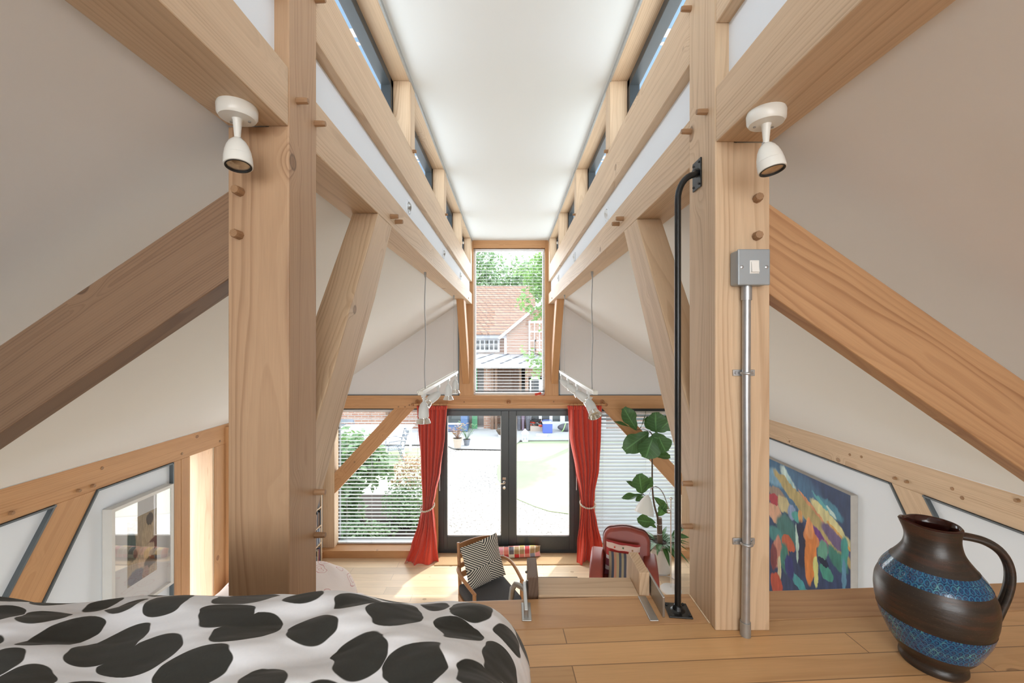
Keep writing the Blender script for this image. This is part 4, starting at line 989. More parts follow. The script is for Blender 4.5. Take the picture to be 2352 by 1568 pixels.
# framed picture on the left wall
y0, y1, z0, z1 = 2.615, 3.095, 1.12, 1.872; XF = XL+.045
t = thing('framed_picture', 'white framed figure picture behind reflecting glass on the left wall', 'picture', (XL+.02, (y0+y1)/2, z0))
fw = .022
f_ = MB().frame_yz(y0, y1, z0, z1, XL-.018, XF, fw)
f_.build('frame', M_frame, t)
MB().box(XL-.018, XL+.012, y0+fw, y1-fw, z0+fw, z1-fw).build('mount', M_mat, t)
ya, yb, za, zb = 2.755, 2.985, 1.285, 1.735
pz = [(.5,.5,.6,.6,0,(.42,.33,.22),.3),(.12,.62,.16,.2,0,(.06,.10,.09),.3),(.12,.45,.22,.10,0,(.05,.07,.05),.3),(.75,.62,.30,.30,.2,(.50,.38,.24),.2),(.85,.45,.22,.10,.2,(.16,.05,.03),.2),(.62,.34,.30,.13,.35,(.58,.42,.28),.15),(.80,.20,.25,.08,0,(.04,.03,.02),.3),(.3,.08,.3,.12,0,(.12,.14,.18),.3),(.75,.88,.12,.10,0,(.10,.07,.05),.2),(.6,.05,.12,.12,0,(.34,.22,.17),.3)]
M_art2 = art_mat('figure_drawing', (.40,.33,.23), pz, warp=.03, wscale=5)
MB().add([(XL+.0125, ya, za), (XL+.0125, yb, za), (XL+.0125, yb, zb), (XL+.0125, ya, zb)], [(0,1,2,3)], [(0,0),(1,0),(1,1),(0,1)]).build('artwork', M_art2, t)
MB().box(XF-.006, XF-.004, y0+fw, y1-fw, z0+fw, z1-fw).build('glass', M_glass2, t)
# ================================================================ furniture below
def cushion(mb, c, w, h, th, M3, n=16, pinch=.05, warp=0):
    """pillow in local x (width) z (height), y thickness"""
    c = Vector(c)
    def side(sg):
        def fn(u, v):
            a, b = 2*u-1, 2*v-1
            px_ = a*(1-pinch*(1-b*b)*1.0)*w/2; pz_ = b*(1-pinch*(1-a*a)*1.0)*h/2
            t_ = th/2*((1-a**4)*(1-b**4))**.6 + warp*math.sin(a*4+b*3)*(1-a*a)*(1-b*b)
            return c + M3 @ Vector((px_, -sg*t_, pz_))
        return fn
    mb.grid(side(1), n, n)
    o = len(mb.v); g_ = side(-1); 
    def back(u, v): return g_(1-u, v)
    mb.grid(back, n, n)
    return mb
# ---- leather armchair
AO = Vector((PX(1433, 4.48), 4.50, 0)); AR = R(-15)
t = thing('leather_armchair', 'red-brown leather club armchair beyond the ladder holding two cushions', 'armchair', AO, AR)
def rrect(w, z0, z1, r, n=8, top=.04):
    pts = [(-w/2, z0), (w/2, z0)]
    for i in range(n+1):
        a = math.pi/2*i/n; pts.append((w/2-r+r*math.cos(a)*1.0, z1-r+r*math.sin(a)))
    for i in range(1, 6): f = i/6; pts.append(((w/2-r)*(1-2*f), z1+top*math.sin(math.pi*f)*.6))
    for i in range(n+1):
        a = math.pi/2+math.pi/2*i/n; pts.append((-w/2+r+r*math.cos(a), z1-r+r*math.sin(a)))
    return pts
tilt = .16
bkp = rrect(.51, .24, .80, .11)
mb = MB(); mb.prism([(.035+x*(1-.10*max(0,.6-z)), .10+(z-.4)*tilt, z) for x, z in bkp], (0, .13, .0))
mb.build('backrest', M_leather, t, local=True, bevel=.035, segs=4, smooth=True, angle=60)
pth = [(x*(1-.10*max(0,.6-z)), .125+(z-.4)*tilt, z) for x, z in bkp[1:]]+[(-.25, .10, .28)]
MB().tube([(.035+p[0]*1.004, p[1]+.04, p[2]+.001) for p in pth], .007, 6).build('piping', M_leatherd, t, local=True)
MB().box(-.225, .225, -.28, .16, .18, .36).build('seat', M_leather, t, local=True, bevel=.045, segs=4, smooth=True, angle=60)
for s in (-1, 1):
    pr = [(-.26, .08), (.22, .08), (.24, .545), (.10, .56), (-.04, .555), (-.15, .53), (-.22, .485), (-.265, .43), (-.275, .38)]
    a = MB().prism([(s*.215, y, z) for y, z in pr], (s*.14, 0, 0)).build('armrest', M_leather, t, local=True, bevel=.022, segs=4, smooth=True, angle=55)
MB().box(-.225, .225, -.262, -.22, .10, .20).build('front_rail', M_leather, t, local=True, bevel=.01)
for sx_ in (-1, 1):
    for sy_ in (-.2, .18): MB().lathe([(.018, 0), (.024, .10)], (sx_*.30, sy_, 0), (0,0,1), 10).build('leg', M_teak, t, local=True)
Mz = Matrix.Rotation(AR, 3, 'Z')
def aw(v): return AO + Mz @ Vector(v)
def crot(rx, ry, rz): return (Matrix.Rotation(rz, 3, 'Z') @ Matrix.Rotation(rx, 3, 'X') @ Matrix.Rotation(ry, 3, 'Y'))
q = aw((-.01, .045, .525)); Mx = crot(-.22, R(3), AR)
t = thing('cushion', 'red and cream banded cushion with bobbles at the back of the leather armchair', 'cushion', q, 0)
cushion(MB(), q, .37, .36, .13, Mx).build('cover', M_redcush, t, smooth=True, angle=180)
for i, (a, b, col) in enumerate(((-.09, .125, M_lime), (.0, .13, M_green), (.10, .12, M_red), (-.05, .075, M_red), (.06, .07, M_stake))):
    p_ = q + Mx @ Vector((a, -.055, b)); MB().ball(p_, .010, 8).build('bobble', [M_red, M_shrub, M_teak, M_red, M_shrub][i], t)
q = aw((.0, -.07, .49)); Mx = crot(-.25, R(2), AR+R(4))
t = thing('cushion', 'striped brown, rust and slate cushion in front on the leather armchair', 'cushion', q, 0)
cushion(MB(), q, .32, .31, .12, Mx).build('cover', M_stripe, t, smooth=True, angle=180)
# ---- teak chair
KO = Vector((-.22, 4.14, 0)); KR = R(27)
t = thing('wooden_armchair', 'open teak armchair with charcoal seat left of the ladder', 'armchair', KO, KR)
# local: faces -Y ; width .52
for s in (-1, 1):
    MB().tube([(s*.225, .24, 0), (s*.225, .22, .22), (s*.225, .215, .42), (s*.222, .25, .62), (s*.215, .30, .83)], [.016, .017, .019, .018, .015], 10).build('back_post', M_teak, t, local=True, smooth=True, grain=(0,0,1))
    MB().tube([(s*.25, -.25, 0), (s*.25, -.245, .3), (s*.25, -.24, .585)], [.014, .017, .018], 10).build('leg', M_teak, t, local=True, smooth=True, grain=(0,0,1))
    arm = smooth_path([Vector(v) for v in ((s*.232, .245, .60), (s*.275, .15, .625), (s*.285, .02, .625), (s*.27, -.12, .610), (s*.25, -.255, .592))], 2)
    MB().tube(arm, .0165, 10).build('armrest', M_teak, t, local=True, smooth=True, grain=(0,1,0))
for z, y, h in ((.79, .292, .06), (.70, .268, .05), (.61, .25, .05), (.52, .235, .06)):
    MB().grid(lambda u, v: (-.215+.43*u, y+.02*math.sin(math.pi*u)+.0, z-h/2+h*v+.015*math.sin(math.pi*u)), 10, 1).build('back_slat', M_teak, t, local=True, solid=.014, grain=(1,0,0), bevel=.002)
MB().box(-.235, .235, -.235, -.205, .30, .35).box(-.235, .235, .19, .22, .30, .35).box(-.25, -.22, -.22, .21, .30, .35).box(.22, .25, -.22, .21, .30, .35).build('seat_frame', M_teak, t, local=True, grain=(1,0,0), bevel=.004)
MB().box(-.245, .245, -.27, .215, .35, .45).build('seat_cushion', M_fabricg, t, local=True, bevel=.03, segs=4, smooth=True, angle=60)
MB().lathe([(.012, -.004), (.012, .004)], (-.20, -.27, .43), (0,1,0), 10).tube([(-.235+.02*math.cos(a), -.274, .405+.035*math.sin(a)) for a in [i*math.pi/7 for i in range(14)]], .004, 6, closed=True).build('cushion_tie', M_trackw, t, local=True)
Mz2 = Matrix.Rotation(KR, 3, 'Z')
q = KO + Mz2 @ Vector((.005, .145, .65)); Mx = crot(-.30, R(-7), KR+R(3))
t = thing('cushion', 'black and cream chevron striped cushion leaning in the teak armchair', 'cushion', q, 0)
cushion(MB(), q, .43, .43, .15, Mx, n=20).build('cover', M_chev, t, smooth=True, angle=180)
# ---- draught cushion and mat
q = P(1169, 1255, 5.58); q.z = .075
t = thing('draught_cushion', 'long patchwork cushion in red, orange and grey at the foot of the doors', 'cushion', q, 0)
cushion(MB(), q, .86, .145, .13, crot(0, R(-2.2), 0), n=20, pinch=.02).build('cover', M_patch, t, smooth=True, angle=180)
mt = MB().prism([(-1.0, 5.37, 0), (1.22, 5.40, 0), (1.24, 5.66, 0), (-1.0, 5.66, 0)], (0,0,.014))
o = tag(mt.build('door_mat', M_coir, bevel=.003), 'wide coir door mat in front of the garden doors', 'mat')
# ---- floor lamp
t = thing('floor_lamp', 'white dome reading floor lamp on a thin chrome pole beside the potted fig', 'floor lamp', (PX(1541, 4.85), 4.85, 0))
lx0 = PX(1541, 4.85); ly = 4.85
MB().lathe([(.0, .035), (.03, .034), (.05, .026), (.115, .020), (.12, .012), (.12, 0)], (lx0, ly, 0), (0,0,1), 32).build('base', M_lampw, t, smooth=True)
MB().tube([(lx0, ly, .03), (lx0, ly, 1.07)], .0075, 12).ball((lx0, ly, 1.085), .018, 12).build('pole', M_chrome, t, smooth=True)
jx = P(1536, 1174, 4.82); MB().lathe([(.020, -.02), (.024, -.012), (.024, .012), (.02, .02)], jx, (1, -.3, .2), 14).tube([jx, (lx0, ly, jx.z)], .008, 8).build('joint', M_chrome, t, smooth=True)
gn = smooth_path([jx, P(1533, 1158, 4.80), P(1524, 1133, 4.77), P(1513, 1119, 4.74), P(1503, 1116, 4.72), P(1495, 1121, 4.70), P(1489, 1137, 4.70)], 2)
MB().tube(gn, .0055, 8).build('gooseneck', M_chrome, t, smooth=True)
sh = P(1487.5, 1139, 4.70)
MB().lathe([(.010, -.012), (.022, .0), (.030, .010), (.045, .03), (.067, .075), (.088, .125), (.105, .18), (.107, .195), (.104, .196), (.085, .125), (.045, .035), (.0, .02)], sh, (-.30, -.22, -1), 36).build('lamp_shade', M_lampw, t, smooth=True)
cpts = [(lx0-.11, ly-.02, .008)]; 
MB().tube(smooth_path([Vector(v) for v in ((lx0+.1, ly, .006), (lx0+.18, ly+.14, .006), (lx0+.05, ly+.32, .006), (lx0-.16, ly+.24, .006), (lx0-.10, ly+.06, .006))], 2), .003, 6).build('flex', M_uw, t)
# ---- fig in pot
fo = Vector((PX(1516, 5.28), 5.28, 0)); 
t = thing('potted_fig', 'tall fiddle-leaf fig in a cream pot by the right garden window', 'pot plant', fo)
MB().lathe([(.0, .012), (.125, .0), (.132, .004), (.150, .345), (.150, .36), (.138, .36), (.136, .34)], fo, (0,0,1), 40).build('pot', M_pot, t, smooth=True)
MB().lathe([(.1515, .315), (.1525, .32), (.1525, .375), (.149, .378), (.145, .375), (.145, .33)], fo, (0,0,1), 40).build('pot_rim', M_potr, t, smooth=True)
MB().lathe([(.144, .34), (.08, .35), (.0, .352)], fo, (0,0,1), 20).build('soil', M_soil, t)
st = fo+Vector((.0, 0, .34))
MB().tube([st, st+Vector((-.01, 0, .33))], .032, 10).build('moss_stake', M_stake, t)
for z in (.13, .25): MB().tube([st+Vector((-.01+.036*math.cos(a), .036*math.sin(a), z)) for a in [i*math.pi/6 for i in range(12)]], .004, 5, closed=True).build('tie', M_uw, t)
def Q(x, y, d=5.25): return P(x, y, d)
stem = smooth_path([st, Q(1512, 1190), Q(1502, 1160), Q(1498, 1120), Q(1498, 1060), Q(1497, 1035), Q(1500, 1000), Q(1492, 990)], 2)
MB().tube(stem, [.014-.008*i/len(stem) for i in range(len(stem))], 8).build('stem', M_bark, t, smooth=True)
def figleaf(base, tip, wd, D=5.25, up=(0,-1,.5), twist=0):
    b = Q(*base, D); e = Q(*tip, D-.06); d = e-b
    MB().tube([b, b+d*.12], .004, 5).leaf(b+d*.04, d, up, d.length, wd, .12, 'fig', n=22).build('leaf', M_fig, t, smooth=True, angle=180)
s5 = 5.25/F
# upper crown, from the photograph: (base, tip, width px)
for base, tip, w, dd, up in (((1462, 988), (1436, 940), 32, 5.3, (0,-1,.2)), ((1462, 988), (1415, 964), 14, 5.2, (0,-.3,1)), ((1470, 984), (1487, 948), 8, 5.3, (1,-.4,0)),
     ((1506, 994), (1507, 950), 42, 5.25, (0,-1,.2)), ((1508, 992), (1545, 962), 36, 5.3, (.2,-1,.3)), ((1506, 992), (1486, 962), 26, 5.32, (0,-1,.2)),
     ((1492, 992), (1437, 1032), 40, 5.2, (0,-1,.4)), ((1490, 990), (1462, 1016), 26, 5.3, (0,-1,.2)), ((1500, 1000), (1485, 1050), 46, 5.1, (0,-1,.15)), ((1494, 1002), (1512, 1006), 24, 5.15, (0,-1,.4)),
     ((1508, 993), (1530, 1036), 40, 5.2, (.1,-1,.2)), ((1502, 1046), (1538, 1046), 24, 5.2, (0,-.6,1)), ((1492, 1020), (1440, 1036), 12, 5.3, (0,-.4,1)),
     ((1474, 1135), (1470, 1092), 38, 5.2, (0,-1,.3)), ((1474, 1133), (1497, 1100), 22, 5.25, (.4,-1,0)), ((1476, 1130), (1444, 1104), 14, 5.25, (0,-.6,1)),
     ((1478, 1136), (1432, 1140), 16, 5.15, (0,-.5,1)), ((1480, 1140), (1462, 1148), 12, 5.2, (0,-.5,1)), ((1500, 1140), (1535, 1172), 24, 5.3, (0,-.5,1)), ((1512, 1185), (1530, 1160), 26, 5.25, (.3,-1,.4)),
     ((1506, 1200), (1468, 1194), 26, 5.15, (0,-.9,.7)), ((1508, 1212), (1478, 1190), 16, 5.3, (0,-.7,.8))):
    figleaf(base, tip, w*s5, dd, up)
MB().tube([Q(1497, 1165), Q(1486, 1142), Q(1476, 1133)], .004, 6).tube([Q(1490, 990), Q(1478, 985), Q(1462, 987)], .004, 6).build('branch', M_bark, t)
r = random.Random(5); ml = MB()
for i in range(34):
    a = r.uniform(0, 6.28); b = fo+Vector((.08*math.cos(a), .08*math.sin(a), .36)); ln = r.uniform(.14, .26)
    ml.leaf(b, (math.cos(a), math.sin(a), r.uniform(.0, .9)), (0,0,1), ln, .045+.02*r.random(), r.uniform(.3, 1.1), 'long')
ml.build('underplanting', M_fig, t, smooth=True, angle=180)
q = P(1553, 1232, 5.2)
ml = MB()
for d_ in ((1,-.1,.15), (.9,.2,-.4), (.6,-.3,.8)): ml.leaf(q-Vector((.06,0,0)), d_, (0,-.4,1), .22, .09, .2, 'long')
ml.build('side_leaf', M_fig, t, smooth=True, angle=180)
# ---- sofa with throw, left
t = thing('sofa', 'low sofa below the loft covered with a cream and red paisley throw', 'sofa', (-1.95, 3.6, 0))
def sofa(u, v):
    w = math.pi*u; x = -2.0-.60*math.cos(w)*(1 if True else 1); 
    z = .80*max(0, math.sin(w))**.38 ; zz = z
    return (x, 3.25+.85*v, .10+zz+.01*math.sin(x*20+v*9))
mb = MB()
def sf(u, v):
    a = math.pi*u; ca, sa = math.cos(a), math.sin(a); b = math.pi*v
    X = -1.98-.60*math.copysign(abs(ca)**.55, ca); Z = .08+.855*sa**.42
    e = math.sin(b)**.3; Yc = 3.55-.30*math.copysign(abs(math.cos(b))**.6, math.cos(b))
    return (-1.98+(X+1.98)*(.75+.25*e), Yc, .08+(Z-.08)*(.72+.28*e)+.006*math.sin(X*25+Yc*30))
MB().grid(sf, 60, 40).build('throw', M_throw, t, smooth=True, angle=180)
MB().box(-2.5, -1.46, 3.45, 4.15, .08, .42).build('seat', M_throw, t, bevel=.05, segs=4, smooth=True)
for x in (-2.45, -1.5):
    for y in (3.4, 4.05): MB().box(x-.02, x+.02, y-.02, y+.02, 0, .1).build('leg', M_teak, t)
# ---- bookcase along the left wall
t = thing('bookcase', 'tall shallow bookcase against the left wall near the corner', 'bookcase', (XL+.1, 5.0, 0))
bx0, bx1 = XL+.004, XL+.125
sh_z = [.07, .33, .56, .80, 1.02]
MB().box(bx0, bx1, 4.72, 4.74, 0, 1.22).build('side', M_fir, t, grain=(0,0,1)); MB().box(bx0, bx1, 5.34, 5.36, 0, 1.22).build('side', M_fir, t, grain=(0,0,1))
for z in sh_z+[1.2]: MB().box(bx0, bx1+.004, 4.74, 5.34, z-.012, z).build('shelf', M_fir, t, grain=(0,1,0))
r = random.Random(11)
bcol = [('white', (.62,.62,.60)), ('black', (.03,.03,.035)), ('grey', (.22,.22,.23)), ('brown', (.22,.12,.07)), ('navy', (.04,.06,.13)), ('tan', (.45,.33,.2)), ('maroon', (.2,.03,.04))]
bm_ = {n_: plain('book_'+n_, c_, .6) for n_, c_ in bcol}
rows = ['lowest', 'second lowest', 'middle', 'second highest', 'top']
for k, z in enumerate(sh_z):
    y = 5.335; i = 0
    while y > 5.05:
        th = r.uniform(.022, .042); n_, _ = bcol[r.randrange(len(bcol))]; hgt = min(r.uniform(.165, .205), .2)
        x1 = bx1-.004-r.uniform(0, .012)
        o = thing('book', '%s %s-spined book %s from the window on the %s bookcase shelf' % (['thick','slim'][th < .03], n_, ['first','second','third','fourth','fifth','sixth','seventh','eighth','ninth','tenth','eleventh','twelfth','thirteenth'][i], rows[k]), 'book', ((bx0+x1)/2, y-th/2, z), group='books in the left-wall bookcase')
        MB().box(x1-.003, x1, y-th, y, z, z+hgt).box(bx0+.01, x1, y-th, y-th+.002, z, z+hgt).box(bx0+.01, x1, y-.002, y, z, z+hgt).build('cover', bm_[n_], o)
        MB().box(bx0+.012, x1-.003, y-th+.002, y-.002, z+.003, z+hgt-.003).build('pages', M_paper, o)
        y -= th+.001; i += 1
o = thing('framed_print', 'small slanting white framed print above the bookcase in the left corner', 'picture', (XL+.06, 5.25, 1.24))
MB().box(XL+.01, XL+.10, 5.08, 5.36, 1.215, 1.40).build('frame', M_frame, o)
for i in range(5): MB().box(XL+.1, XL+.1015, 5.085+.055*i, 5.125+.055*i, 1.23, 1.385).build('print', M_pane, o)
# two little green pieces on the floor by the bookcase
o = tag(MB().tube([(-2.42, 5.10, .0), (-2.43, 5.12, .25)], .013, 8).build('rod', M_gmetal, smooth=True), 'thin dark upright rod at the foot of the bookcase', 'rod')
# ================================================================ outside
GZ = -.10
g_ = sgroup('ground', 'pale gravel outside the garden doors', (0, 9, GZ))
MB().box(-40, 40, 5.92, 60, GZ-.2, GZ).build('gravel', M_gravel, g_)
def G(x, y): D = (CZ-GZ)*F/(y-VY); return (PX(x, D), D)
def flat(name, pts, z0, z1, mat, label):
    return struct(MB().prism([(x, y, z0) for x, y in pts], (0, 0, z1-z0)).build(name, mat), label)
edge = [G(1143, 1100), G(1141, 1085), G(1145, 1062), G(1158, 1035), G(1178, 1018), G(1230, 1012), (6, 12.6), (14, 12.4), (14, 6.6), (4, 6.3), G(1420, 1190), G(1308, 1181), G(1262, 1175), G(1228, 1164), G(1190, 1148), G(1160, 1126)]
flat('lawn_right', edge, GZ-.05, GZ+.015, M_grass, 'curved pale lawn right of the gravel')
flat('lawn_left', [(-6, 8.2), (-1.95, 8.6), (-1.75, 10.8), (-2.2, 11.6), (-9, 11.8)], GZ-.05, GZ+.015, M_grass, 'small lawn beyond the left shrub')
flat('soil_bed', [(-3.4, 5.95), (-1.4, 5.95), (-1.25, 7.6), (-2.3, 8.1), (-5, 8.1)], GZ-.05, GZ+.01, M_soil, 'planting bed outside the left window')
flat('patio', [G(1043, 1033), (.0, 11.35), (.3, 12.4), (7, 12.5), (7, 14.0), (-7, 14.0), (-7, 11.9), (-1.9, 11.9)], GZ+.035, GZ+.075, M_deck, 'pale stone terrace in front of the house')
flat('terrace_shade', [(G(1043,1033)[0]+.04, G(1043,1033)[1]+.05), (0, 11.42), (0, 13.2), (-1.4, 13.2)], GZ-.02, GZ+.035, M_soil, 'dark block standing in for the shade under the terrace edge')  # solid dark block; the shadow below the slab is put in its colour
FY = 13.9
# ---- garden room extension
ex = thing('garden_extension', 'low lead-roofed brick and timber extension across the garden', 'building', (0, FY, GZ))
wl = MB().box(-9, -2.02, FY, FY+.2, GZ, 2.15).box(-2.02, -1.34, FY, FY+.2, 1.9, 2.15).box(-.62, .36, FY+1.2, FY+1.4, GZ, 2.15).box(.36, .62, FY, FY+.2, GZ, 2.15).box(.62, 9, FY, FY+.2, 1.75, 2.15).box(3.2, 9, FY, FY+.2, GZ, 1.75).box(-.9, -.62, FY, FY+1.4, GZ, 2.15).box(.36, .5, FY, FY+1.3, GZ, 2.15)
wl.build('wall', M_brick, ex)
MB().box(-2.75, -1.5, FY-.5, FY+.1, GZ+.1, .22).box(-1.62, -1.40, FY-.52, FY+.1, GZ+.1, 2.1).box(-2.85, -2.7, FY-.5, FY+.1, GZ+.1, 2.1).box(-2.75, -1.6, FY-.5, FY+.1, 1.95, 2.1).build('blue_cladding', M_bluec, ex)
wi = MB().box(-2.7, -1.62, FY-.48, FY-.44, .25, 1.95).build('window', M_pane, ex); MB().box(-2.7, -1.62, FY-.53, FY-.44, .22, .27).build('window_sill', M_uw, wi)
MB().box(-1.30, -1.12, FY-.02, FY+.05, GZ+.05, 2.1).build('green_door', M_green, ex)
MB().box(-1.12, -.9, FY+.5, FY+.55, GZ, 2.1).box(-1.3, -.9, FY, FY+.5, GZ, GZ+.12).build('doorway', M_paving, ex)
for x0, x1 in ((-.66, -.56), (-.52, -.44), (-4.2, -4.1), (.30, .38)): MB().box(x0, x1, FY-.12, FY, GZ, 2.15).build('timber_post', M_extw, ex)
# lead roof, sloping up and back, with seams
rf = MB().prism([(-9, FY-.45, 2.14), (-9, FY-.45, 2.20), (-9, FY+2.3, 2.44), (-9, FY+2.3, 2.38)], (18, 0, 0)).build('lead_roof', M_lead, ex)
sm = MB()
for i in range(40): x = -9+i*.62; sm.bar((x, FY-.45, 2.215), (x+.9, FY+2.3, 2.455), .05, .03)
sm.build('roof_seams', M_leadd, rf)
MB().box(-9, 9, FY-.5, FY-.42, 2.08, 2.2).build('gutter', M_uw, ex)
# white french doors with panes
for i, x in enumerate((.66, 1.02, 1.38, 1.80, 2.16, 2.52)):
    dd = MB().box(x, x+.36, FY-.04, FY+.04, GZ, .22).box(x, x+.05, FY-.04, FY+.04, .22, 1.75).box(x+.31, x+.36, FY-.04, FY+.04, .22, 1.75).box(x, x+.36, FY-.04, FY+.04, 1.65, 1.75).box(x, x+.36, FY-.04, FY+.04, .98, 1.03).build('white_door', M_uw, ex)
    MB().box(x+.05, x+.31, FY-.01, FY+.01, .22, 1.65).build('pane', M_pane, dd)
MB().box(2.88, 3.25, FY-.02, FY+.1, GZ, 1.75).box(1.74, 1.80, FY-.03, FY+.1, GZ, 1.75).build('white_door', M_uw, ex)
# ---- main house
HY = 17.0
ho = thing('house', 'brick house with an old clay tiled roof seen through the tall upper window', 'building', (0, HY, GZ))
MB().box(-12, -.25, HY, HY+.3, GZ, 3.16).build('wall', M_brick, ho)
MB().prism([(-12, HY-.25, 3.14), (-12, HY-.25, 3.26), (-12, HY+4.5, 5.85), (-12, HY+4.5, 5.70)], (13.2, 0, 0)).build('tiled_roof', M_tiles, ho)
MB().box(-12, -.1, HY-.33, HY-.2, 3.06, 3.18).build('gutter', M_lead, ho)
MB().prism([(-.15, HY-.9, GZ), (6.2, HY-.9, GZ), (6.2, HY-.9, 3.2), (3.0, HY-.9, 5.9), (-.15, HY-.9, 3.35)], (0, 2.0, 0)).build('gable_wall', M_brick, ho)
MB().bar((-.45, HY-1.0, 3.05), (3.05, HY-1.0, 5.98), .25, .10).bar((3.0, HY-1.0, 5.98), (6.5, HY-1.0, 3.05), .25, .10).build('bargeboard', M_uw, ho)
for x0, x1, z0, z1, nx in ((-1.62, -.50, 2.55, 3.02, 4),):
    w_ = MB().box(x0-.06, x1+.06, HY-.06, HY, z0-.06, z1+.04)
    w_ = w_.build('window', M_uw, ho); pp = MB(); n_ = 6
    for i in range(n_):
        a = x0+(x1-x0)*i/n_; pp.box(a+.03, a+(x1-x0)/n_-.03, HY-.075, HY-.06, z0+.26, z1-.03).box(a+.03, a+(x1-x0)/n_-.03, HY-.075, HY-.06, z0+.03, z0+.22)
    pp.build('pane', M_pane, w_)
w_ = MB().box(.72, 1.35, HY-1.0, HY-.9, 2.2, 3.75).build('window', M_uw, ho); pp = MB()
for i in range(3):
    for j in range(4): pp.box(.78+i*.19, .93+i*.19, HY-1.01, HY-1.0, 2.28+j*.36, 2.58+j*.36)
pp.build('pane', M_brick, w_)
MB().box(.95, 1.02, HY-1.0, HY-.95, GZ, 3.0).build('downpipe', M_uw, ho)
# ---- things on the terrace
def gp(x, y, z=GZ+.075): D = (CZ-z)*F/(y-VY); return Vector((PX(x, D), D, z))
def flowerpot(x, y, h, rad, mat, lab, leafm, n, seed, spread=.16, hl=.3):
    p = gp(x, y); t = thing('flower_pot', lab, 'flower pot', p)
    MB().lathe([(rad*.72, 0), (rad, h), (rad*1.08, h), (rad*1.08, h*.88), (rad*.98, h*.88)], p, (0,0,1), 18).build('pot', mat, t, smooth=True)
    MB().lathe([(rad*.95, h*.93), (0, h*.95)], p, (0,0,1), 14).build('soil', M_soil, t)
    r = random.Random(seed); ml = MB()
    for i in range(n):
        a = r.uniform(0, 6.28); b = p+Vector((0, 0, h*.9)); d_ = Vector((math.cos(a)*r.uniform(.1, .8), math.sin(a)*.5, 1))
        e = b+d_*r.uniform(.3, 1)*hl; ml.leaf(e, (math.cos(a), math.sin(a), .3), (0,0,1), spread*.45, spread*.35, .2, 'oval', n=3)
        ml.tube([b, e], .003, 4)
    ml.build('plant', leafm, t)
flowerpot(1051, 1027, .26, .13, M_terr, 'tall clay pot of pink geraniums on the terrace edge', M_flow, 46, 1, .2, .42)
flowerpot(1072, 1022, .17, .10, M_gmetal, 'small dark pot with a pale upright plant on the terrace', M_shrub, 30, 2, .14, .5)
p = gp(1258, 995); D = p.y
t = thing('cool_box', 'blue cool box with a pale lid standing on the terrace', 'cool box', p)
MB().box(p.x-.155, p.x+.155, D, D+.28, p.z, p.z+.30).build('body', M_cool, t, bevel=.02, segs=3)
MB().box(p.x-.165, p.x+.165, D-.01, D+.29, p.z+.30, p.z+.345).build('lid', M_coollid, t, bevel=.012)
MB().tube([(p.x-.15, D+.14, p.z+.33), (p.x-.14, D+.14, p.z+.40), (p.x+.14, D+.14, p.z+.40), (p.x+.15, D+.14, p.z+.33)], .013, 8).build('handle', M_cool, t)
p = gp(1206, 1013, GZ+.02); t = thing('garden_lantern', 'white garden lantern on the edge of the lawn', 'lantern', p)
MB().box(p.x-.085, p.x+.085, p.y-.085, p.y+.085, p.z, p.z+.02).box(p.x-.085, p.x+.085, p.y-.085, p.y+.085, p.z+.22, p.z+.235).build('body', M_uw, t)
for a in (-1, 1):
    for b in (-1, 1): MB().box(p.x+a*.08-.008, p.x+a*.08+.008, p.y+b*.08-.008, p.y+b*.08+.008, p.z+.02, p.z+.22).build('corner_bar', M_uw, t)
MB().lathe([(.125, .235), (.06, .33), (.03, .34), (.03, .37), (.0, .38)], p, (0,0,1), 4).build('roof', M_uw, t)
MB().lathe([(.03, .02), (.03, .12)], p, (0,0,1), 12).build('candle', M_uw, t)
def suit(x, lab, mat, w, seed):
    p = gp(x, 986); r = random.Random(seed)
    def fn(u, v):
        a = 2*math.pi*u; z = p.z+.03+v*.75; wd = w*(.6+.5*v)
        return (p.x+math.cos(a)*wd*.5*(1+.1*math.sin(v*9+seed)), FY-.28+math.sin(a)*.07, z)
    tag(MB().grid(fn, 20, 16).build('wetsuit', mat, smooth=True, angle=180), lab, 'wetsuit', 'hanging wetsuits outside the house')
suit(1192, 'blue-grey wetsuit hanging leftmost against the house', M_suit, .16, 1)
suit(1201, 'mauve wetsuit hanging between the two grey ones', M_suit2, .14, 2)
suit(1212, 'grey-brown wetsuit hanging rightmost beside the brick pier', M_suit, .20, 3)
p = gp(1232, 990); t = thing('crate', 'pale wooden crate of dark beach toys against the white doors', 'crate', p)
MB().box(p.x-.2, p.x+.28, p.y, p.y+.3, p.z, p.z+.16).build('box', M_terr, t)
r = random.Random(3); jm = [MB(), MB()]
for i in range(26):
    c = Vector((p.x+r.uniform(-.17, .25), p.y+r.uniform(.02, .25), p.z+.16+r.uniform(0, .28)*(1-abs(r.uniform(-.6,.6))))); jm[i % 5 == 0].ball(c, r.uniform(.03, .06), 8, (1.3, 1, .7))
jm[0].build('dark_toys', M_blackm, t, smooth=True); jm[1].build('red_toys', M_red, t, smooth=True)
p = gp(1300, 993); t = thing('inflatable_board', 'dark rolled board with lime green straps on the terrace', 'board', p)
MB().ball((p.x+.12, p.y+.2, p.z+.13), .30, 20, (1.25, .5, .45)).build('body', M_suit, t, smooth=True)
for dx in (-.2, .12): MB().tube([(p.x+.12+dx*.9+.24*k*.2, p.y+.2-.155*math.cos(k*.9), p.z+.13+.14*math.sin(k*.9)) for k in (-1.6,-1.2,-.8,-.4,0,.4,.8,1.2,1.6)], .016, 6).build('strap', M_lime, t)
p = gp(1248, 1001); tag(MB().obox(p+Vector((-.05, 0, .03)), (.36, .16, .06), Euler((0,0,R(-12))).to_matrix()).build('foam_block', M_coollid, bevel=.01), 'pale foam block lying in front of the blue cool box', 'foam block')
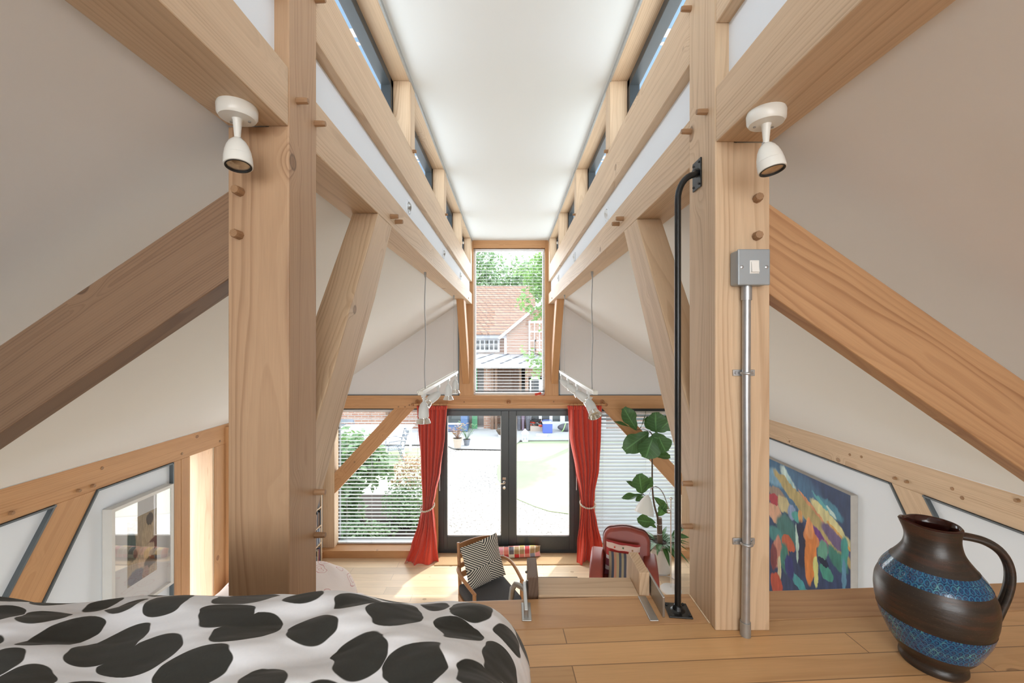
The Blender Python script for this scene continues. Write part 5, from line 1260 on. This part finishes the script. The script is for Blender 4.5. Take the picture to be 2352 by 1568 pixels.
p = gp(1152, 1001); t = thing('bowl_planter', 'dark bowl planter on a white block by the timber posts', 'planter', p)
MB().lathe([(.10, .05), (.17, .17), (.18, .18), (.15, .175), (.0, .15)], p, (0,0,1), 18).build('bowl', M_bark, t, smooth=True); MB().box(p.x-.1, p.x+.1, p.y-.06, p.y+.06, p.z, p.z+.06).build('block', M_uw, t)
# ---- garden table and chairs through the left window
tp = Vector((-3.55, 10.9, GZ+.02)); t = thing('garden_table', 'long white garden table beyond the left window', 'table', tp)
MB().box(tp.x-1.0, tp.x+.9, tp.y-.45, tp.y+.45, .60, .64).build('tabletop', M_uw, t, bevel=.01)
for a in (-.9, .8):
    for b in (-.38, .38): MB().box(tp.x+a-.03, tp.x+a+.03, tp.y+b-.03, tp.y+b+.03, GZ, .60).build('leg', M_uw, t)
def gchair(x, y, rz, lab):
    t = thing('garden_chair', lab, 'chair', (x, y, GZ+.02), rz, 'metal garden chairs on the lawn')
    for s in (-1, 1):
        MB().tube([(s*.22, -.22, 0), (s*.21, -.16, .42), (s*.21, .2, .42), (s*.2, .30, .84)], .013, 6).build('frame', M_gmetal, t, local=True)
        MB().tube([(s*.21, .12, .42), (s*.22, .26, 0)], .013, 6).build('leg', M_gmetal, t, local=True)
        MB().tube([(s*.21, .24, .60), (s*.26, .1, .64), (s*.26, -.14, .63), (s*.21, -.16, .42)], .012, 6).build('armrest', M_gmetal, t, local=True)
    for i in range(7): MB().box(-.21, .21, -.17+i*.055, -.135+i*.055, .42, .43).build('seat_slat', M_gmetal, t, local=True)
    for i in range(2): MB().box(-.2, .2, .26+i*.05, .275+i*.05, .62+i*.14, .72+i*.14).build('back_slat', M_gmetal, t, local=True)
gchair(-2.85, 10.0, R(-65), 'grey metal garden chair beside the white table, seen left of the red curtain')
gchair(-4.5, 11.7, R(170), 'grey metal garden chair behind the white table')
# ---- planting
def blob_leaves(name, label, cat, blobs, n, size, mat, trunk=None, seed=0, shape='oval', group=None):
    r = random.Random(seed); c0 = Vector(blobs[0][0]); t = thing(name, label, cat, (c0.x, c0.y, GZ), group=group); ml = MB()
    tot = sum(b[1][0]*b[1][1]*b[1][2] for b in blobs)
    for c, rad in [(Vector(b[0]), b[1]) for b in blobs]:
        k = int(n*rad[0]*rad[1]*rad[2]/tot)+1
        for i in range(k):
            d = Vector((r.gauss(0,1), r.gauss(0,1), r.gauss(0,1))).normalized(); f = r.random()**.45
            p = c + Vector((d.x*rad[0], d.y*rad[1], d.z*rad[2]))*f
            if p.z < GZ+.02: p.z = GZ+.02
            o_ = Vector((r.uniform(-1,1), r.uniform(-1,1), r.uniform(-.8,.5)))
            ml.leaf(p, o_, (r.uniform(-.4,.4), r.uniform(-.8,.2), 1), size*r.uniform(.7, 1.3), size*r.uniform(.5, .8), .2, shape, n=3 if size < .14 and size > .07 else 2)
    ml.build('foliage', mat, t)
    if trunk:
        mb = MB()
        for pa, ra in trunk: mb.tube(pa, ra, 8)
        mb.build('trunk', M_bark, t, smooth=True)
    return t
blob_leaves('garden_shrub', 'big leafy shrub close outside the left garden window', 'shrub',
   [((-2.75, 6.9, 1.05), (.62, .45, .42)), ((-2.45, 6.8, .95), (.42, .35, .45)), ((-2.85, 6.8, .45), (.42, .4, .42)), ((-2.75, 6.9, .1), (.3, .35, .3)), ((-2.2, 6.9, .85), (.28,.3,.3))], 1500, .125, M_shrub,
   [([(-2.75, 6.9, GZ), (-2.7, 6.85, .5), (-2.6, 6.8, 1.1)], [.03, .02, .01]), ([(-2.72, 6.9, .3), (-2.4, 6.8, .7), (-2.15, 6.8, 1.0)], [.02, .014, .008])], 1)
blob_leaves('garden_shrub', 'fine bushy plant low outside the left garden window, nearest the red curtain', 'shrub', [((-1.75, 6.9, .25), (.42, .4, .38)), ((-1.6, 6.8, .05), (.35, .35, .25))], 2600, .05, M_shrub, None, 2)
blob_leaves('flowering_plant', 'airy reddish flowering plant above the low bush outside the left window', 'plant', [((-1.72, 7.1, .70), (.40, .35, .32))], 700, .05, M_flow, None, 3)
blob_leaves('ground_cover', 'low leafy plants outside the foot of the left garden window', 'plant', [((-2.3, 6.35, .0), (.55, .25, .16))], 900, .06, M_shrub, None, 4)
blob_leaves('far_tree', 'pale broad tree behind the tiled house roof', 'tree', [((-1.2, 25, 6.6), (4.2, 2, 1.7)), ((-2.6, 25, 8.3), (2.0, 2, 1.5)), ((3.2, 25, 6.8), (3.4, 2, 1.6))], 4200, .34, M_tree2, [([(-1, 25, GZ), (-1, 25, 6)], [.3, .2])], 5)
def TP(x, y, D, r_): return (P(x, y, D), (r_*D/F,)*3)
blob_leaves('near_tree', 'leafy branch of a nearer tree reaching in on the right of the tall upper window', 'tree',
   [TP(1225, 640, 11.5, 34), TP(1243, 600, 11.6, 30), TP(1210, 690, 11.5, 26), TP(1240, 715, 11.5, 24), TP(1192, 620, 11.6, 16), TP(1255, 660, 11.6, 30), TP(1222, 815, 11.4, 20), TP(1200, 800, 11.4, 10), TP(1240, 835, 11.4, 20), TP(1228, 855, 11.4, 16), TP(1300, 700, 11.8, 60), TP(1290, 600, 12, 60), TP(1246, 750, 11.6, 12)], 2400, .15, M_tree,
   [([(2.2, 12.2, GZ), (1.9, 12.1, 2.6), (1.5, 11.8, 4.2), (.9, 11.6, 5)], [.12, .10, .06, .02]), ([(1.9, 12.1, 2.0), (1.2, 11.6, 2.4), (.5, 11.4, 2.7)], [.03, .02, .008])], 6)
for i, (x, y, w_, h_) in enumerate(((-14, 19, 3, 2.6), (9.5, 15, 3, 3.2))):
    blob_leaves('garden_tree', ['dense garden tree far beyond the left window', 'dense garden tree far beyond the right window'][i], 'tree', [((x, y, h_*.6), (w_, 1.2, h_*.6))], 1600, .3, M_tree2, [([(x, y, GZ), (x, y, h_)], [.12, .06])], 20+i)

# ================================================================ light and camera
sc = bpy.context.scene
w = bpy.data.worlds.new('sky'); sc.world = w; w.use_nodes = True; nt = w.node_tree; nt.nodes.clear()
bg = nt.nodes.new('ShaderNodeBackground'); wo = nt.nodes.new('ShaderNodeOutputWorld')
bg.inputs[0].default_value = (.84, .92, 1.0, 1); bg.inputs[1].default_value = SKY; nt.links.new(bg.outputs[0], wo.inputs[0])
def area(name, loc, rot, sx, sy, power, col=(1,1,1), portal=False, spread=180):
    l = bpy.data.lights.new(name, 'AREA'); l.shape = 'RECTANGLE'; l.size = sx; l.size_y = sy; l.energy = power; l.color = col
    if portal: l.cycles.is_portal = True
    l.spread = R(spread)
    o = bpy.data.objects.new(name, l); C.objects.link(o); o.location = loc; o.rotation_euler = rot; return o
# added fill at the made-up rear window; extra daylight at clerestories and garden side
area('rear_fill', (0, YB-.02, 3.25), (R(90), 0, 0), 2.6, 1.5, BACK, (1,.98,.95))
for s in (-1, 1): area('daylight_clerestory', (s*1.05, 1.6, 4.16), (0, R(s*90), 0), .34, 7.6, CLER, (.80,.90,1))
area('daylight_upper_window', (0, 5.98, 3.3), (R(-90), 0, 0), 1.0, 2.0, UPW, (.92,.96,1))
area('daylight_lower_windows', (0, 6.05, 1.05), (R(-90), 0, 0), 4.9, 1.9, LOWW, (1,1,1))
area('daylight_left_slot', (XL-.35, 3.44, 1.2), (0, R(-90), 0), 1.6, .24, 4, (1,.97,.92))
# added fill lamp under the loft, unseen, with no window behind it
area('under_loft_fill', (0, YB+.1, 1.1), (R(90), 0, 0), 4.6, 1.6, UNDER, (.90,.95,1))
s_ = bpy.data.lights.new('sun', 'SUN'); s_.energy = SUN; s_.angle = R(1.5); s_.color = (1, .95, .86)
so = bpy.data.objects.new('sun', s_); C.objects.link(so); d_ = Vector((-.30, -.52, -.95)); so.rotation_euler = d_.to_track_quat('-Z', 'Y').to_euler()
cam = bpy.data.cameras.new('camera'); co = bpy.data.objects.new('camera', cam); C.objects.link(co)
co.location = (0, 0, CZ); co.rotation_euler = (R(90), 0, 0); cam.sensor_width = 36; cam.sensor_fit = 'HORIZONTAL'
cam.lens = 36*F/2352; cam.shift_x = (1176-VX)/2352; cam.shift_y = -(784-VY)/2352; cam.clip_start = .02; cam.clip_end = 200
sc.camera = co
vs = sc.view_settings; sc.display_settings.display_device = 'sRGB'; vs.view_transform = 'Standard'; vs.look = 'None'; vs.gamma = 1; vs.exposure = EXPO; vs.use_curve_mapping = False
